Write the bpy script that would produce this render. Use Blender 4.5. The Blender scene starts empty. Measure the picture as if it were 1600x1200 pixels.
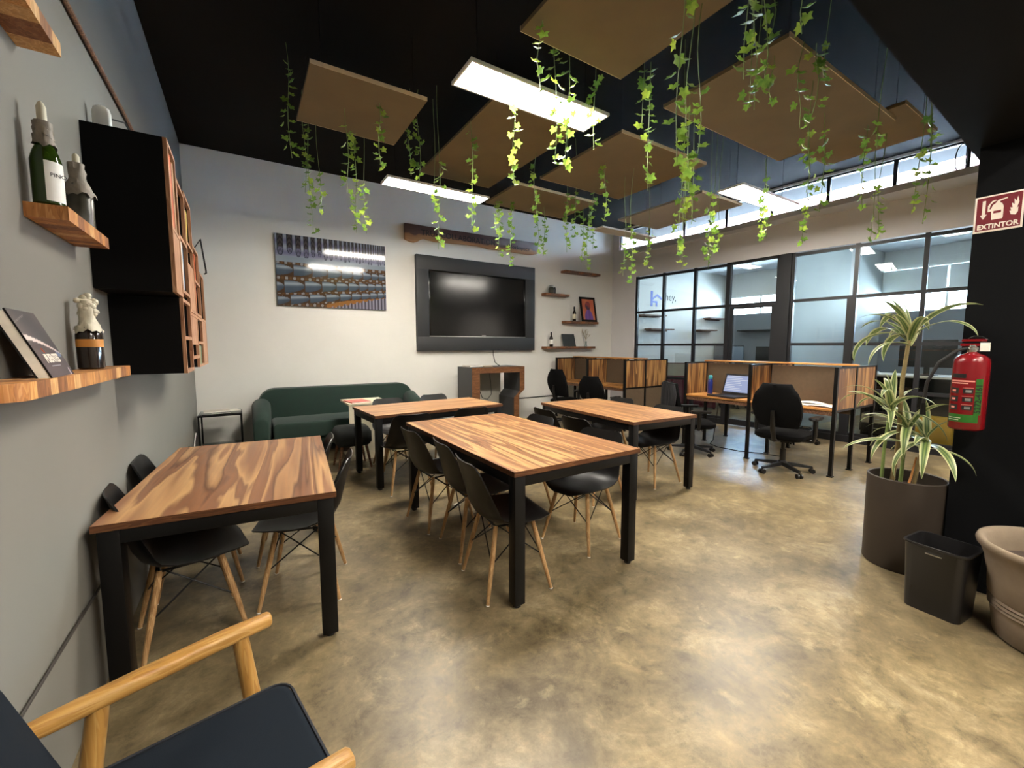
import bpy, bmesh, math, random
from mathutils import Vector, Matrix, Euler
from math import sin, cos, pi, radians, sqrt
random.seed(11)
SC = bpy.context.scene
COL = SC.collection

# ------------------------------------------------------------------ camera, sky, exposure
YAW, PITCH, ROLL, CAM_H, FPX = radians(32.40), radians(5.114), radians(0.026), 1.408, 657.9
cam = bpy.data.objects.new('camera', bpy.data.cameras.new('camera'))
COL.objects.link(cam)
cam.data.sensor_fit = 'HORIZONTAL'; cam.data.sensor_width = 36.0
cam.data.lens = FPX / 1600.0 * 36.0
cam.data.clip_start = 0.02; cam.data.clip_end = 200
cam.location = (0, 0, CAM_H)
cam.rotation_mode = 'XYZ'
cam.rotation_euler = Euler((radians(90) - PITCH, ROLL, -YAW), 'XYZ')
SC.camera = cam
SC.view_settings.view_transform = 'Standard'
SC.view_settings.look = 'None'
SC.view_settings.gamma = 1.0
SC.view_settings.use_curve_mapping = False
SC.view_settings.exposure = 2.5
SKY_STRENGTH = 20.0
LAMP_STRENGTH = 22.0
w = bpy.data.worlds.new('sky'); SC.world = w; w.use_nodes = True
nt = w.node_tree; nt.nodes.clear()
bg = nt.nodes.new('ShaderNodeBackground'); out = nt.nodes.new('ShaderNodeOutputWorld')
bg.inputs[0].default_value = (0.72, 0.86, 1.0, 1); bg.inputs[1].default_value = SKY_STRENGTH
nt.links.new(bg.outputs[0], out.inputs[0])

# ------------------------------------------------------------------ helpers
def C(r, g, b):
    f = lambda c: (c / 255.0) / 12.92 if c / 255.0 <= 0.04045 else ((c / 255.0 + 0.055) / 1.055) ** 2.4
    return (f(r), f(g), f(b), 1.0)

class Mat:
    """small wrapper round a node material"""
    def __init__(s, name, col=(0.8, 0.8, 0.8, 1), rough=0.5, metal=0.0, spec=0.5):
        s.m = bpy.data.materials.new(name); s.m.use_nodes = True
        s.nt = s.m.node_tree; s.b = s.nt.nodes['Principled BSDF']; s.out = s.nt.nodes['Material Output']
        s.b.inputs['Base Color'].default_value = col
        s.b.inputs['Roughness'].default_value = rough
        s.b.inputs['Metallic'].default_value = metal
        s.b.inputs['Specular IOR Level'].default_value = spec
    def n(s, t, **k):
        nd = s.nt.nodes.new(t)
        for a, b in k.items():
            if a in nd.inputs: nd.inputs[a].default_value = b
            else: setattr(nd, a, b)
        return nd
    def l(s, a, b): s.nt.links.new(a, b)
    def coord(s, kind='Object', scale=(1, 1, 1), rot=(0, 0, 0), loc=(0, 0, 0)):
        tc = s.n('ShaderNodeTexCoord'); mp = s.n('ShaderNodeMapping')
        mp.inputs['Scale'].default_value = scale; mp.inputs['Rotation'].default_value = rot; mp.inputs['Location'].default_value = loc
        s.l(tc.outputs[kind], mp.inputs['Vector']); return mp.outputs[0]
    def noise(s, vec, scale=5, detail=3, rough=0.55, dist=0.0):
        nd = s.n('ShaderNodeTexNoise'); nd.inputs['Scale'].default_value = scale; nd.inputs['Detail'].default_value = detail
        nd.inputs['Roughness'].default_value = rough; nd.inputs['Distortion'].default_value = dist
        if vec is not None: s.l(vec, nd.inputs['Vector'])
        return nd.outputs['Fac']
    def ramp(s, fac, stops, interp='LINEAR'):
        r = s.n('ShaderNodeValToRGB'); r.color_ramp.interpolation = interp
        e = r.color_ramp.elements
        while len(e) < len(stops): e.new(0.5)
        for i, (p, c) in enumerate(stops): e[i].position = p; e[i].color = c
        s.l(fac, r.inputs['Fac']); return r.outputs['Color']
    def mix(s, fac, a, b, mode='MIX'):
        m = s.n('ShaderNodeMix'); m.data_type = 'RGBA'; m.blend_type = mode
        if isinstance(fac, (int, float)): m.inputs['Factor'].default_value = fac
        else: s.l(fac, m.inputs['Factor'])
        for sock, v in ((6, a), (7, b)):
            if isinstance(v, tuple): m.inputs[sock].default_value = v
            else: s.l(v, m.inputs[sock])
        return m.outputs[2]
    def color(s, c): s.l(c, s.b.inputs['Base Color'])
    def rough(s, f, lo, hi):
        mr = s.n('ShaderNodeMapRange'); mr.inputs['To Min'].default_value = lo; mr.inputs['To Max'].default_value = hi
        s.l(f, mr.inputs['Value']); s.l(mr.outputs[0], s.b.inputs['Roughness'])
    def bump(s, f, strength=0.2, dist=0.01):
        b = s.n('ShaderNodeBump'); b.inputs['Strength'].default_value = strength; b.inputs['Distance'].default_value = dist
        s.l(f, b.inputs['Height']); s.l(b.outputs[0], s.b.inputs['Normal'])

def mottled(name, col, rough=0.5, var=0.12, scale=8, metal=0, spec=0.5, bump=0.0, bscale=60):
    """plain finish with slight tone variation and fine relief"""
    M = Mat(name, col, rough, metal, spec)
    v = M.coord('Object')
    f = M.noise(v, scale, 4)
    d = tuple(c * (1 - var) for c in col[:3]) + (1,); h = tuple(min(1, c * (1 + var)) for c in col[:3]) + (1,)
    M.color(M.ramp(f, [(0.3, d), (0.7, h)]))
    M.rough(f, max(0, rough - 0.06), min(1, rough + 0.06))
    if bump: M.bump(M.noise(v, bscale, 2), bump, 0.002)
    return M.m

def wood(name, dark, mid, light, axis='Y', across=14, along=0.8, dist=1.2, rough=0.35, sharp=0.08, rnd=True, lines=60, mids=(0.40, 0.52, 0.62)):
    """boards with strong two-tone figure running along one axis"""
    M = Mat(name, mid, rough, 0, 0.35)
    sc = {'X': (along, across, across), 'Y': (across, along, across), 'Z': (across, across, along)}[axis]
    tc = M.n('ShaderNodeTexCoord'); mp = M.n('ShaderNodeMapping'); mp.inputs['Scale'].default_value = sc
    if rnd:
        oi = M.n('ShaderNodeObjectInfo'); ad = M.n('ShaderNodeVectorMath', operation='ADD'); ml = M.n('ShaderNodeMath', operation='MULTIPLY')
        ml.inputs[1].default_value = 37.0
        M.l(oi.outputs['Random'], ml.inputs[0]); M.l(tc.outputs['Object'], ad.inputs[0]); M.l(ml.outputs[0], ad.inputs[1]); M.l(ad.outputs[0], mp.inputs['Vector'])
    else: M.l(tc.outputs['Object'], mp.inputs['Vector'])
    v = mp.outputs[0]
    f = M.noise(v, 1.0, 3, 0.5, dist)
    a, b, c = mids; h = sharp * 0.5
    m2 = tuple((mid[i] * 0.6 + dark[i] * 0.4) for i in range(3)) + (1,); l2 = tuple((mid[i] * 0.45 + light[i] * 0.55) for i in range(3)) + (1,)
    col = M.ramp(f, [(0.26, mid), (0.33, l2), (0.36, dark), (a - h, m2), (a + h, mid), (0.47, l2), (0.50, light), (0.52, m2), (0.57, mid), (c - h, dark), (c + h, l2), (0.70, light), (0.74, mid)])
    mp2 = M.n('ShaderNodeMapping'); k = lines
    mp2.inputs['Scale'].default_value = {'X': (1.5, k, k), 'Y': (k, 1.5, k), 'Z': (k, k, 1.5)}[axis]
    M.l(tc.outputs['Object'], mp2.inputs['Vector'])
    g = M.noise(mp2.outputs[0], 1.0, 2, 0.6)
    col = M.mix(0.35, col, M.ramp(g, [(0.3, (0.45, 0.4, 0.36, 1)), (0.65, (1, 1, 1, 1))]), 'MULTIPLY')
    M.color(col); M.rough(g, rough - 0.05, rough + 0.12)
    return M.m

def emit(name, col, strength):
    M = Mat(name); M.nt.nodes.remove(M.b)
    e = M.n('ShaderNodeEmission'); e.inputs[0].default_value = col; e.inputs[1].default_value = strength
    M.l(e.outputs[0], M.out.inputs[0]); return M.m

def glass_sheet(name, tint=(0.93, 0.97, 0.98, 1), ior=1.5, rough=0.0):
    """thin window glass: see-through with mirror reflection by angle"""
    M = Mat(name); M.nt.nodes.remove(M.b)
    t = M.n('ShaderNodeBsdfTransparent'); t.inputs[0].default_value = tint
    g = M.n('ShaderNodeBsdfGlossy'); g.inputs['Roughness'].default_value = rough
    fr = M.n('ShaderNodeFresnel'); fr.inputs['IOR'].default_value = ior
    mx = M.n('ShaderNodeMixShader'); M.l(fr.outputs[0], mx.inputs[0]); M.l(t.outputs[0], mx.inputs[1]); M.l(g.outputs[0], mx.inputs[2])
    M.l(mx.outputs[0], M.out.inputs[0]); return M.m

def vcol_mat(name, rough=0.4, trans=0.0, spec=0.5):
    M = Mat(name, rough=rough, spec=spec)
    a = M.n('ShaderNodeVertexColor'); a.layer_name = 'col'
    M.color(a.outputs[0])
    if trans:
        t = M.n('ShaderNodeBsdfTranslucent'); M.l(a.outputs[0], t.inputs[0])
        mx = M.n('ShaderNodeMixShader'); mx.inputs[0].default_value = trans
        M.l(M.b.outputs[0], mx.inputs[1]); M.l(t.outputs[0], mx.inputs[2]); M.l(mx.outputs[0], M.out.inputs[0])
    return M.m

class MB:
    """collects solids and links them as ONE mesh object"""
    def __init__(s): s.v = []; s.f = []; s.c = None
    def add(s, vs, fs, T=None):
        o = len(s.v)
        s.v += [tuple(T @ Vector(q)) if T is not None else tuple(q) for q in vs]
        s.f += [tuple(o + i for i in q) for q in fs]; return s
    def box(s, x0, x1, y0, y1, z0, z1, T=None):
        vs = [(x0, y0, z0), (x1, y0, z0), (x1, y1, z0), (x0, y1, z0), (x0, y0, z1), (x1, y0, z1), (x1, y1, z1), (x0, y1, z1)]
        return s.add(vs, [(0, 3, 2, 1), (4, 5, 6, 7), (0, 1, 5, 4), (1, 2, 6, 5), (2, 3, 7, 6), (3, 0, 4, 7)], T)
    def tube(s, pts, r, n=8, caps=True):
        pts = [Vector(p) for p in pts]; m = len(pts)
        rs = r if isinstance(r, (list, tuple)) else [r] * m
        t0 = (pts[1] - pts[0]).normalized()
        up = Vector((0, 0, 1)) if abs(t0.z) < 0.9 else Vector((1, 0, 0))
        nx = t0.cross(up).normalized(); vs = []
        for i, p in enumerate(pts):
            t = (pts[min(i + 1, m - 1)] - pts[max(i - 1, 0)]).normalized()
            nx = (nx - t * nx.dot(t)).normalized(); ny = t.cross(nx)
            for k in range(n):
                a = 2 * pi * k / n; vs.append(tuple(p + (nx * cos(a) + ny * sin(a)) * rs[i]))
        fs = [(i * n + k, i * n + (k + 1) % n, (i + 1) * n + (k + 1) % n, (i + 1) * n + k) for i in range(m - 1) for k in range(n)]
        if caps: fs += [tuple(reversed(range(n))), tuple((m - 1) * n + k for k in range(n))]
        return s.add(vs, fs)
    def lathe(s, prof, n=24, c=(0, 0, 0), capb=True, capt=True, sq=None):
        vs = []; m = len(prof)
        for r, z in prof:
            for k in range(n):
                a = 2 * pi * k / n
                vs.append((c[0] + r * cos(a), c[1] + r * sin(a), c[2] + z))
        fs = [(i * n + k, i * n + (k + 1) % n, (i + 1) * n + (k + 1) % n, (i + 1) * n + k) for i in range(m - 1) for k in range(n)]
        if capb: fs.append(tuple(reversed(range(n))))
        if capt: fs.append(tuple((m - 1) * n + k for k in range(n)))
        return s.add(vs, fs)
    def loft(s, rings, capb=True, capt=True):
        n = len(rings[0]); vs = [q for r in rings for q in r]
        fs = [(i * n + k, i * n + (k + 1) % n, (i + 1) * n + (k + 1) % n, (i + 1) * n + k) for i in range(len(rings) - 1) for k in range(n)]
        if capb: fs.append(tuple(reversed(range(n))))
        if capt: fs.append(tuple((len(rings) - 1) * n + k for k in range(n)))
        return s.add(vs, fs)
    def prism(s, poly, a, b, plane='XZ'):
        def P(u, v, d): return {'XZ': (u, d, v), 'XY': (u, v, d), 'YZ': (d, u, v)}[plane]
        n = len(poly); vs = [P(u, v, a) for u, v in poly] + [P(u, v, b) for u, v in poly]
        fs = [tuple(range(n)), tuple(reversed(range(n, 2 * n)))] + [(i, i + n, (i + 1) % n + n, (i + 1) % n) for i in range(n)]
        return s.add(vs, fs)
    def mesh(s, name, mat=None, bevel=0.0, smooth=35, seg=2):
        me = bpy.data.meshes.new(name); me.from_pydata(s.v, [], s.f); me.validate()
        bm = bmesh.new(); bm.from_mesh(me); bmesh.ops.recalc_face_normals(bm, faces=bm.faces)
        if bevel:
            es = [e for e in bm.edges if len(e.link_faces) == 2 and e.calc_face_angle(0) > 0.5]
            bmesh.ops.bevel(bm, geom=es, offset=bevel, segments=seg, affect='EDGES', profile=0.5, clamp_overlap=True)
        bm.to_mesh(me); bm.free()
        if smooth:
            me.shade_smooth(); me.set_sharp_from_angle(angle=radians(smooth))
        if mat: me.materials.append(mat)
        return me
    def build(s, name, mat, parent=None, loc=(0, 0, 0), rot=(0, 0, 0), bevel=0.0, smooth=35, seg=2):
        return link(name, s.mesh(name, mat, bevel, smooth, seg), parent, loc, rot)

def link(name, data, parent=None, loc=(0, 0, 0), rot=(0, 0, 0)):
    o = bpy.data.objects.new(name, data); COL.objects.link(o)
    o.location = loc; o.rotation_euler = rot
    if parent: o.parent = parent
    return o
def tag(o, label, cat, group=None, kind=None):
    o['label'] = label; o['category'] = cat
    if group: o['group'] = group
    if kind: o['kind'] = kind
    return o
def thing(name, label, cat, loc=(0, 0, 0), rz=0.0, group=None):
    return tag(link(name, None, None, loc, (0, 0, rz)), label, cat, group)
def struct(o): o['kind'] = 'structure'; return o
def copy_tree(o, parent=None):
    c = o.copy(); COL.objects.link(c)
    if parent: c.parent = parent
    for ch in list(o.children): copy_tree(ch, c)
    return c
def text(body, size, mat, parent, loc, rot=(0, 0, 0), name='lettering', extrude=0.0008, ax='LEFT', sx=1.0, spacing=1.0, bold=0.0):
    cu = bpy.data.curves.new(name, 'FONT'); cu.body = body; cu.size = size; cu.extrude = extrude; cu.align_x = ax; cu.space_character = spacing
    cu.offset = bold; cu.resolution_u = 3; cu.materials.append(mat)
    tmp = bpy.data.objects.new(name, cu)
    me = bpy.data.meshes.new_from_object(tmp); bpy.data.objects.remove(tmp); bpy.data.curves.remove(cu)
    me.name = name
    if not me.materials: me.materials.append(mat)
    o = link(name, me, parent, loc, rot); o.scale = (sx, 1, 1); o['kind'] = 'stuff'; return o

# ------------------------------------------------------------------ materials
m_wall = mottled('white_wall_paint', C(222, 220, 214), 0.75, 0.03, 1.5, bump=0.05, bscale=120)
m_grey_wall = mottled('grey_wall_paint', C(118, 115, 108), 0.7, 0.05, 1.2, bump=0.05, bscale=120)
m_dark_grey_wall = mottled('dark_grey_wall_paint', C(98, 98, 96), 0.75, 0.05, 1.2)
m_header = mottled('grey_header_paint', C(222, 219, 220), 0.75, 0.03, 1.5)
m_ceiling = mottled('black_ceiling_paint', C(26, 25, 26), 0.9, 0.15, 1.0, spec=0.15)
m_beam = mottled('black_beam_paint', C(6, 7, 10), 0.8, 0.1, 2, spec=0.15)
m_black = mottled('black_steel', C(8, 7, 7), 0.45, 0.15, 12, spec=0.25)
m_frame = mottled('black_window_frame', C(17, 18, 23), 0.45, 0.12, 8)
m_board = mottled('black_board', C(6, 6, 8), 0.7, 0.15, 6, spec=0.15)
m_plastic = mottled('black_moulded_plastic', C(14, 13, 13), 0.38, 0.1, 6, spec=0.4, bump=0.03, bscale=200)
m_blackfab = mottled('black_mesh_fabric', C(6, 6, 7), 0.95, 0.2, 40, spec=0.15, bump=0.3, bscale=400)
m_rubber = mottled('black_rubber', C(20, 20, 21), 0.6, 0.1, 20)
m_beech = wood('beech_leg_wood', C(146, 108, 68), C(172, 134, 90), C(188, 152, 108), 'Z', 30, 3, 0.6, 0.45)
m_arm = wood('honey_oak', C(150, 106, 52), C(172, 128, 66), C(184, 144, 84), 'X', 24, 1.6, 0.6, 0.35)
m_arm_leg = wood('honey_oak_leg', C(150, 106, 52), C(172, 128, 66), C(184, 144, 84), 'Z', 24, 1.6, 0.6, 0.35)
m_top_a = wood('figured_hardwood_wide', C(98, 64, 47), C(142, 98, 68), C(192, 150, 102), 'Y', 5.5, 0.42, 0.5, 0.33, 0.05)
m_top_b = wood('figured_hardwood_striped', C(104, 68, 48), C(148, 103, 69), C(200, 156, 104), 'Y', 9, 0.5, 0.5, 0.33, 0.05)
m_top_x = wood('figured_hardwood_lengthwise', C(110, 74, 54), C(156, 112, 77), C(200, 158, 110), 'X', 9, 0.5, 0.5, 0.33, 0.05)
m_stave = wood('figured_hardwood_upright', C(72, 46, 31), C(112, 75, 45), C(176, 134, 82), 'Z', 5, 0.5, 0.4, 0.4, 0.05)
m_edgeband = wood('dark_edge_band', C(62, 38, 24), C(88, 54, 32), C(108, 70, 42), 'X', 30, 3, 0.5, 0.4)
m_desk = wood('carrel_worktop_wood', C(130, 82, 46), C(182, 124, 66), C(216, 162, 92), 'Y', 14, 0.8, 0.5, 0.4)
m_shelf_wood = [wood('shelf_wood_%s' % n, d, mm, l, 'Z', 30, 4, 0.5, 0.5) for n, d, mm, l in (
    ('tan', C(150, 96, 52), C(184, 124, 70), C(200, 146, 90)), ('brown', C(112, 70, 42), C(142, 92, 58), C(160, 110, 72)),
    ('honey', C(170, 112, 58), C(202, 142, 80), C(218, 164, 102)), ('cream', C(190, 140, 86), C(212, 166, 110), C(226, 186, 134)))]
m_walnut = wood('walnut_edge', C(70, 46, 34), C(110, 76, 56), C(150, 112, 84), 'X', 40, 6, 0.6, 0.5)
m_cab_wood = wood('cabinet_front_wood', C(136, 92, 66), C(172, 126, 94), C(196, 152, 118), 'Z', 20, 2, 0.5, 0.5)
m_console_wood = wood('console_edge_wood', C(84, 52, 30), C(108, 70, 42), C(122, 84, 54), 'X', 12, 3, 0.5, 0.4)
m_plinth_grey = mottled('dark_grey_laminate', C(56, 56, 58), 0.5, 0.06, 5)
m_pinboard = mottled('brown_pinboard', C(88, 72, 54), 0.9, 0.08, 30, bump=0.1, bscale=200)
m_darkgreen = mottled('blackish_green_cloth', C(9, 15, 13), 0.9, 0.15, 12)
m_green = mottled('dark_green_velvet', C(15, 42, 33), 0.8, 0.16, 9, bump=0.12, bscale=300)
m_green.node_tree.nodes['Principled BSDF'].inputs['Sheen Weight'].default_value = 0.12
m_navy = mottled('slate_blue_fabric', C(14, 22, 31), 0.9, 0.08, 20, spec=0.2, bump=0.15, bscale=500)
m_panel = mottled('tan_acoustic_felt', C(122, 106, 80), 0.95, 0.08, 2.5, bump=0.1, bscale=200)
m_panel_edge = mottled('pale_board_edge', C(226, 204, 168), 0.9, 0.1, 20)
m_pale_panel = mottled('pale_grey_panel', C(196, 190, 178), 0.8, 0.05, 3)
m_lamp = emit('lit_lamp_diffuser', (1.0, 0.93, 0.82, 1), LAMP_STRENGTH)
m_office_fill = emit('office_fill_glow', (1.0, 0.9, 0.72, 1), 4.0)  # glow of the two lamps added to brighten the offices
m_lamp_case = mottled('lamp_casing', C(225, 222, 214), 0.5, 0.03, 5)
m_glass = glass_sheet('window_glass')
m_glass_top = glass_sheet('table_glass', (0.85, 0.93, 0.92, 1))
m_screen = Mat('tv_screen_glass', C(9, 9, 10), 0.16, 0, 0.5).m
m_tvframe = mottled('charcoal_frame_paint', C(42, 44, 47), 0.55, 0.05, 4)
m_chrome = mottled('chrome', (0.72, 0.72, 0.72, 1), 0.18, 0.05, 10, metal=1.0)
m_silver = mottled('silver_trim', (0.5, 0.5, 0.5, 1), 0.3, 0.05, 10, metal=1.0)
m_white = mottled('white_plastic', C(226, 224, 218), 0.45, 0.03, 8)
m_cream = mottled('cream_laminate', C(214, 206, 180), 0.5, 0.03, 5)
m_paper = mottled('white_paper', C(236, 232, 222), 0.8, 0.03, 10)
m_red = mottled('red_enamel', C(118, 14, 22), 0.25, 0.05, 6)
m_signred = mottled('sign_red', C(112, 22, 34), 0.5, 0.05, 6)
m_signwhite = mottled('sign_white', C(232, 222, 208), 0.5, 0.03, 6)
m_label_green = mottled('label_green', C(36, 98, 26), 0.4, 0.05, 6)
m_label_dark = mottled('label_dark', C(14, 12, 12), 0.5, 0.1, 6)
m_label_pink = mottled('label_pink', C(222, 140, 128), 0.5, 0.05, 6)
m_maroon = mottled('maroon_laminate', C(92, 26, 40), 0.5, 0.1, 5)
m_beige = mottled('beige_board', C(178, 164, 142), 0.7, 0.05, 5)
m_yellow = mottled('yellow_plastic', C(206, 156, 28), 0.5, 0.06, 5)
m_brownpot = mottled('dark_brown_planter', C(52, 43, 35), 0.6, 0.1, 6)
m_terra = mottled('weathered_terracotta', C(116, 101, 84), 0.85, 0.12, 9, bump=0.25, bscale=60)
m_soil = mottled('potting_soil', C(52, 38, 28), 0.95, 0.3, 40, bump=0.5, bscale=90)
m_bin = mottled('black_bin_plastic', C(30, 29, 30), 0.3, 0.08, 8)
m_stem = mottled('pale_green_stem', C(120, 140, 80), 0.6, 0.15, 30)
m_cane = mottled('dracaena_cane', C(128, 112, 74), 0.8, 0.2, 30, bump=0.4, bscale=60)
m_straw = mottled('dry_stem', C(176, 120, 66), 0.8, 0.15, 30)
m_leafv = vcol_mat('variegated_leaf', 0.4, 0.25)
m_print = vcol_mat('glossy_photo_print', 0.08)
m_print_matt = vcol_mat('matt_print', 0.5)
m_wax = mottled('candle_wax', C(206, 198, 176), 0.55, 0.06, 20)
m_oldwax = mottled('dripped_grey_wax', C(140, 130, 118), 0.6, 0.2, 40, bump=0.5, bscale=90)
M = Mat('green_bottle_glass', C(44, 66, 14), 0.08, 0, 0.6); M.b.inputs['Transmission Weight'].default_value = 0.35; m_greenglass = M.m
M = Mat('dark_bottle_glass', C(40, 30, 24), 0.1, 0, 0.6); m_darkglass = M.m
m_greyglass = mottled('waxed_bottle_glass', C(62, 60, 50), 0.3, 0.25, 30, bump=0.3, bscale=60)
m_laptop = mottled('laptop_case', C(26, 25, 26), 0.4, 0.1, 10)
m_lit_screen = emit('lit_screen', (0.52, 0.60, 0.90, 1), 0.12)
m_screen_text = emit('screen_text_rows', (0.82, 0.86, 0.98, 1), 0.14)
m_bottle_blue = mottled('blue_bottle', C(30, 42, 110), 0.3, 0.1, 8)
m_teal = mottled('teal_cap', C(52, 140, 150), 0.4, 0.1, 8)
m_blue_logo = mottled('blue_logo_paint', C(66, 92, 190), 0.5, 0.05, 8)
m_ink = mottled('dark_ink', C(24, 27, 31), 0.6, 0.05, 8)
m_pencil = mottled('faint_grey_ink', C(150, 152, 158), 0.6, 0.05, 8)
m_officegrey = mottled('office_grey_paint', C(112, 118, 124), 0.75, 0.04, 1.5)
m_officeceil = mottled('office_ceiling_paint', C(190, 192, 196), 0.8, 0.03, 1)
m_blind = mottled('pale_blind_fabric', C(228, 232, 232), 0.8, 0.03, 4)
# floor: worn polished concrete
M = Mat('polished_concrete', C(150, 130, 94), 0.3, 0, 0.5)
v = M.coord('Object')
f1 = M.noise(v, 0.9, 6, 0.62, 0.35); f2 = M.noise(v, 2.6, 8, 0.72, 0.7); f3 = M.noise(v, 0.45, 2, 0.5, 0.3); f4 = M.noise(v, 14, 4, 0.6, 0.5)
c1 = M.ramp(f1, [(0.30, C(92, 79, 58)), (0.46, C(114, 99, 70)), (0.60, C(138, 121, 88)), (0.76, C(156, 141, 108))])
c2 = M.ramp(f2, [(0.34, C(78, 68, 53)), (0.47, C(112, 99, 73)), (0.56, C(138, 122, 92)), (0.66, C(170, 156, 126))])
cc = M.mix(0.5, c1, c2)
cc = M.mix(M.ramp(f3, [(0.4, (0, 0, 0, 1)), (0.7, (0.4, 0.4, 0.4, 1))]), cc, C(96, 90, 80))
cc = M.mix(0.3, cc, M.ramp(f4, [(0.35, (0.7, 0.68, 0.64, 1)), (0.6, (1, 1, 1, 1))]), 'MULTIPLY')
f5 = M.noise(v, 7.5, 5, 0.7, 0.4)
cc = M.mix(M.ramp(f5, [(0.58, (0, 0, 0, 1)), (0.72, (0.45, 0.45, 0.45, 1))]), cc, C(172, 156, 120))
f6 = M.noise(v, 8.5, 10, 0.80, 0.3); f7 = M.noise(v, 1.3, 9, 0.75, 0.2)
cc = M.mix(0.85, cc, M.ramp(f6, [(0.37, (0.52, 0.51, 0.49, 1)), (0.47, (0.92, 0.91, 0.89, 1)), (0.55, (1.08, 1.08, 1.07, 1)), (0.66, (1.5, 1.47, 1.42, 1))]), 'MULTIPLY')
cc = M.mix(0.6, cc, M.ramp(f7, [(0.38, (0.62, 0.60, 0.58, 1)), (0.50, (1.0, 1.0, 1.0, 1)), (0.64, (1.3, 1.28, 1.24, 1))]), 'MULTIPLY')
M.color(cc); M.rough(f6, 0.24, 0.5); M.bump(f6, 0.06, 0.004)
m_floor = M.m
# live-edge sign board: dark heartwood above pale sapwood
M = Mat('live_edge_wood', C(80, 58, 50), 0.5)
v = M.coord('Object'); sep = M.n('ShaderNodeSeparateXYZ'); M.l(v, sep.inputs[0])
wv = M.noise(M.coord('Object', (1.6, 1, 1)), 2.2, 3, 0.5, 0.4)
ad = M.n('ShaderNodeMath', operation='MULTIPLY_ADD'); M.l(wv, ad.inputs[0]); ad.inputs[1].default_value = -0.16; M.l(sep.outputs['Z'], ad.inputs[2])
gr = M.noise(M.coord('Object', (1.2, 30, 30)), 1, 3)
M.color(M.mix(0.4, M.ramp(ad.outputs[0], [(0.0, C(176, 132, 88)), (0.045, C(170, 124, 82)), (0.065, C(104, 78, 70)), (0.25, C(96, 74, 70))]), M.ramp(gr, [(0.3, (0.5, 0.46, 0.44, 1)), (0.6, (1, 1, 1, 1))]), 'MULTIPLY'))
m_live = M.m
# ivy leaf: green with light coming through, tone varies leaf to leaf
M = Mat('ivy_leaf_green', C(110, 150, 50), 0.45)
oi = M.n('ShaderNodeObjectInfo')
lc = M.ramp(oi.outputs['Random'], [(0.0, C(66, 108, 38)), (0.5, C(112, 150, 52)), (1.0, C(164, 186, 66))])
lc = M.mix(0.3, lc, M.ramp(M.noise(M.coord('Object'), 40, 2), [(0.3, C(60, 100, 36)), (0.7, C(180, 198, 90))]))
M.color(lc); t = M.n('ShaderNodeBsdfTranslucent'); M.l(lc, t.inputs[0]); mx = M.n('ShaderNodeMixShader'); mx.inputs[0].default_value = 0.45
M.l(M.b.outputs[0], mx.inputs[1]); M.l(t.outputs[0], mx.inputs[2]); M.l(mx.outputs[0], M.out.inputs[0])
m_ivy = M.m

# ------------------------------------------------------------------ room shell
XL, YB, HC = -0.556, 6.821, 3.918
RA = radians(5.603); RX = 6.961                                   # right wall leans 5.6 degrees out of square
RW_LOC = (RX, YB, 0); RW_ROT = (0, 0, -(pi / 2 - RA))              # local X runs along the wall towards the camera, local Y points outwards
XO = 11.34                                                       # far wall of the offices
struct(MB().box(-0.76, 12.0, -3.2, 7.1, -0.1, 0).build('floor', m_floor, smooth=0))
struct(MB().box(-0.76, 8.2, -3.2, 7.0, HC, HC + 0.12).build('ceiling', m_ceiling, smooth=0))
struct(MB().box(XL - 0.2, XL, -3.2, 7.0, 0, 2.80).build('wall_left', m_grey_wall, smooth=0))
struct(MB().box(XL - 0.2, XL, -3.2, 7.0, 2.80, HC).build('wall_left', m_dark_grey_wall, smooth=0))
struct(MB().box(XL, XO + 0.2, YB, YB + 0.18, 0, HC).build('wall_back', m_wall, smooth=0))
struct(MB().box(XL, 12.0, -3.2, -3.0, 0, HC).build('wall_front', m_grey_wall, smooth=0))
def rw(name, mat, *boxes, bevel=0, kind=True, parent=None):
    b = MB()
    for q in boxes: b.box(*q)
    o = b.build(name, mat, parent, (0, 0, 0) if parent else RW_LOC, (0, 0, 0) if parent else RW_ROT, bevel, 0)
    if kind and not parent: struct(o)
    return o
TH = 0.14
rw('wall_right', m_header, (-0.05, 0.60, 0, TH, 0, 3.47), (0.60, 10.2, 0, TH, 2.86, 3.47), (-0.05, 0.17, 0, TH, 3.47, HC),
   (0.17, 10.2, 0, TH, 3.885, HC), (5.46, 10.2, 0, TH, 3.47, 3.885), (5.66, 10.2, 0, TH, 0, 2.86))
# clerestory
wn = struct(link('window_1', None, None, RW_LOC, RW_ROT))
cl = [0.17, 0.89, 1.652, 2.44, 3.16, 3.912, 4.653, 5.317, 5.46]
rw('sill', m_header, (0.17, 5.46, -0.012, 0.0, 3.455, 3.475), parent=wn)
for s in cl: rw('mullion', m_frame, (s - 0.022, s + 0.022, 0.03, 0.09, 3.47, 3.885), parent=wn)
rw('head_rail', m_frame, (0.17, 5.46, 0.03, 0.09, 3.86, 3.885), parent=wn)
for a, b in zip(cl[:-1], cl[1:]): rw('pane', m_glass, (a + 0.022, b - 0.022, 0.058, 0.062, 3.47, 3.86), parent=wn)
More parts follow.
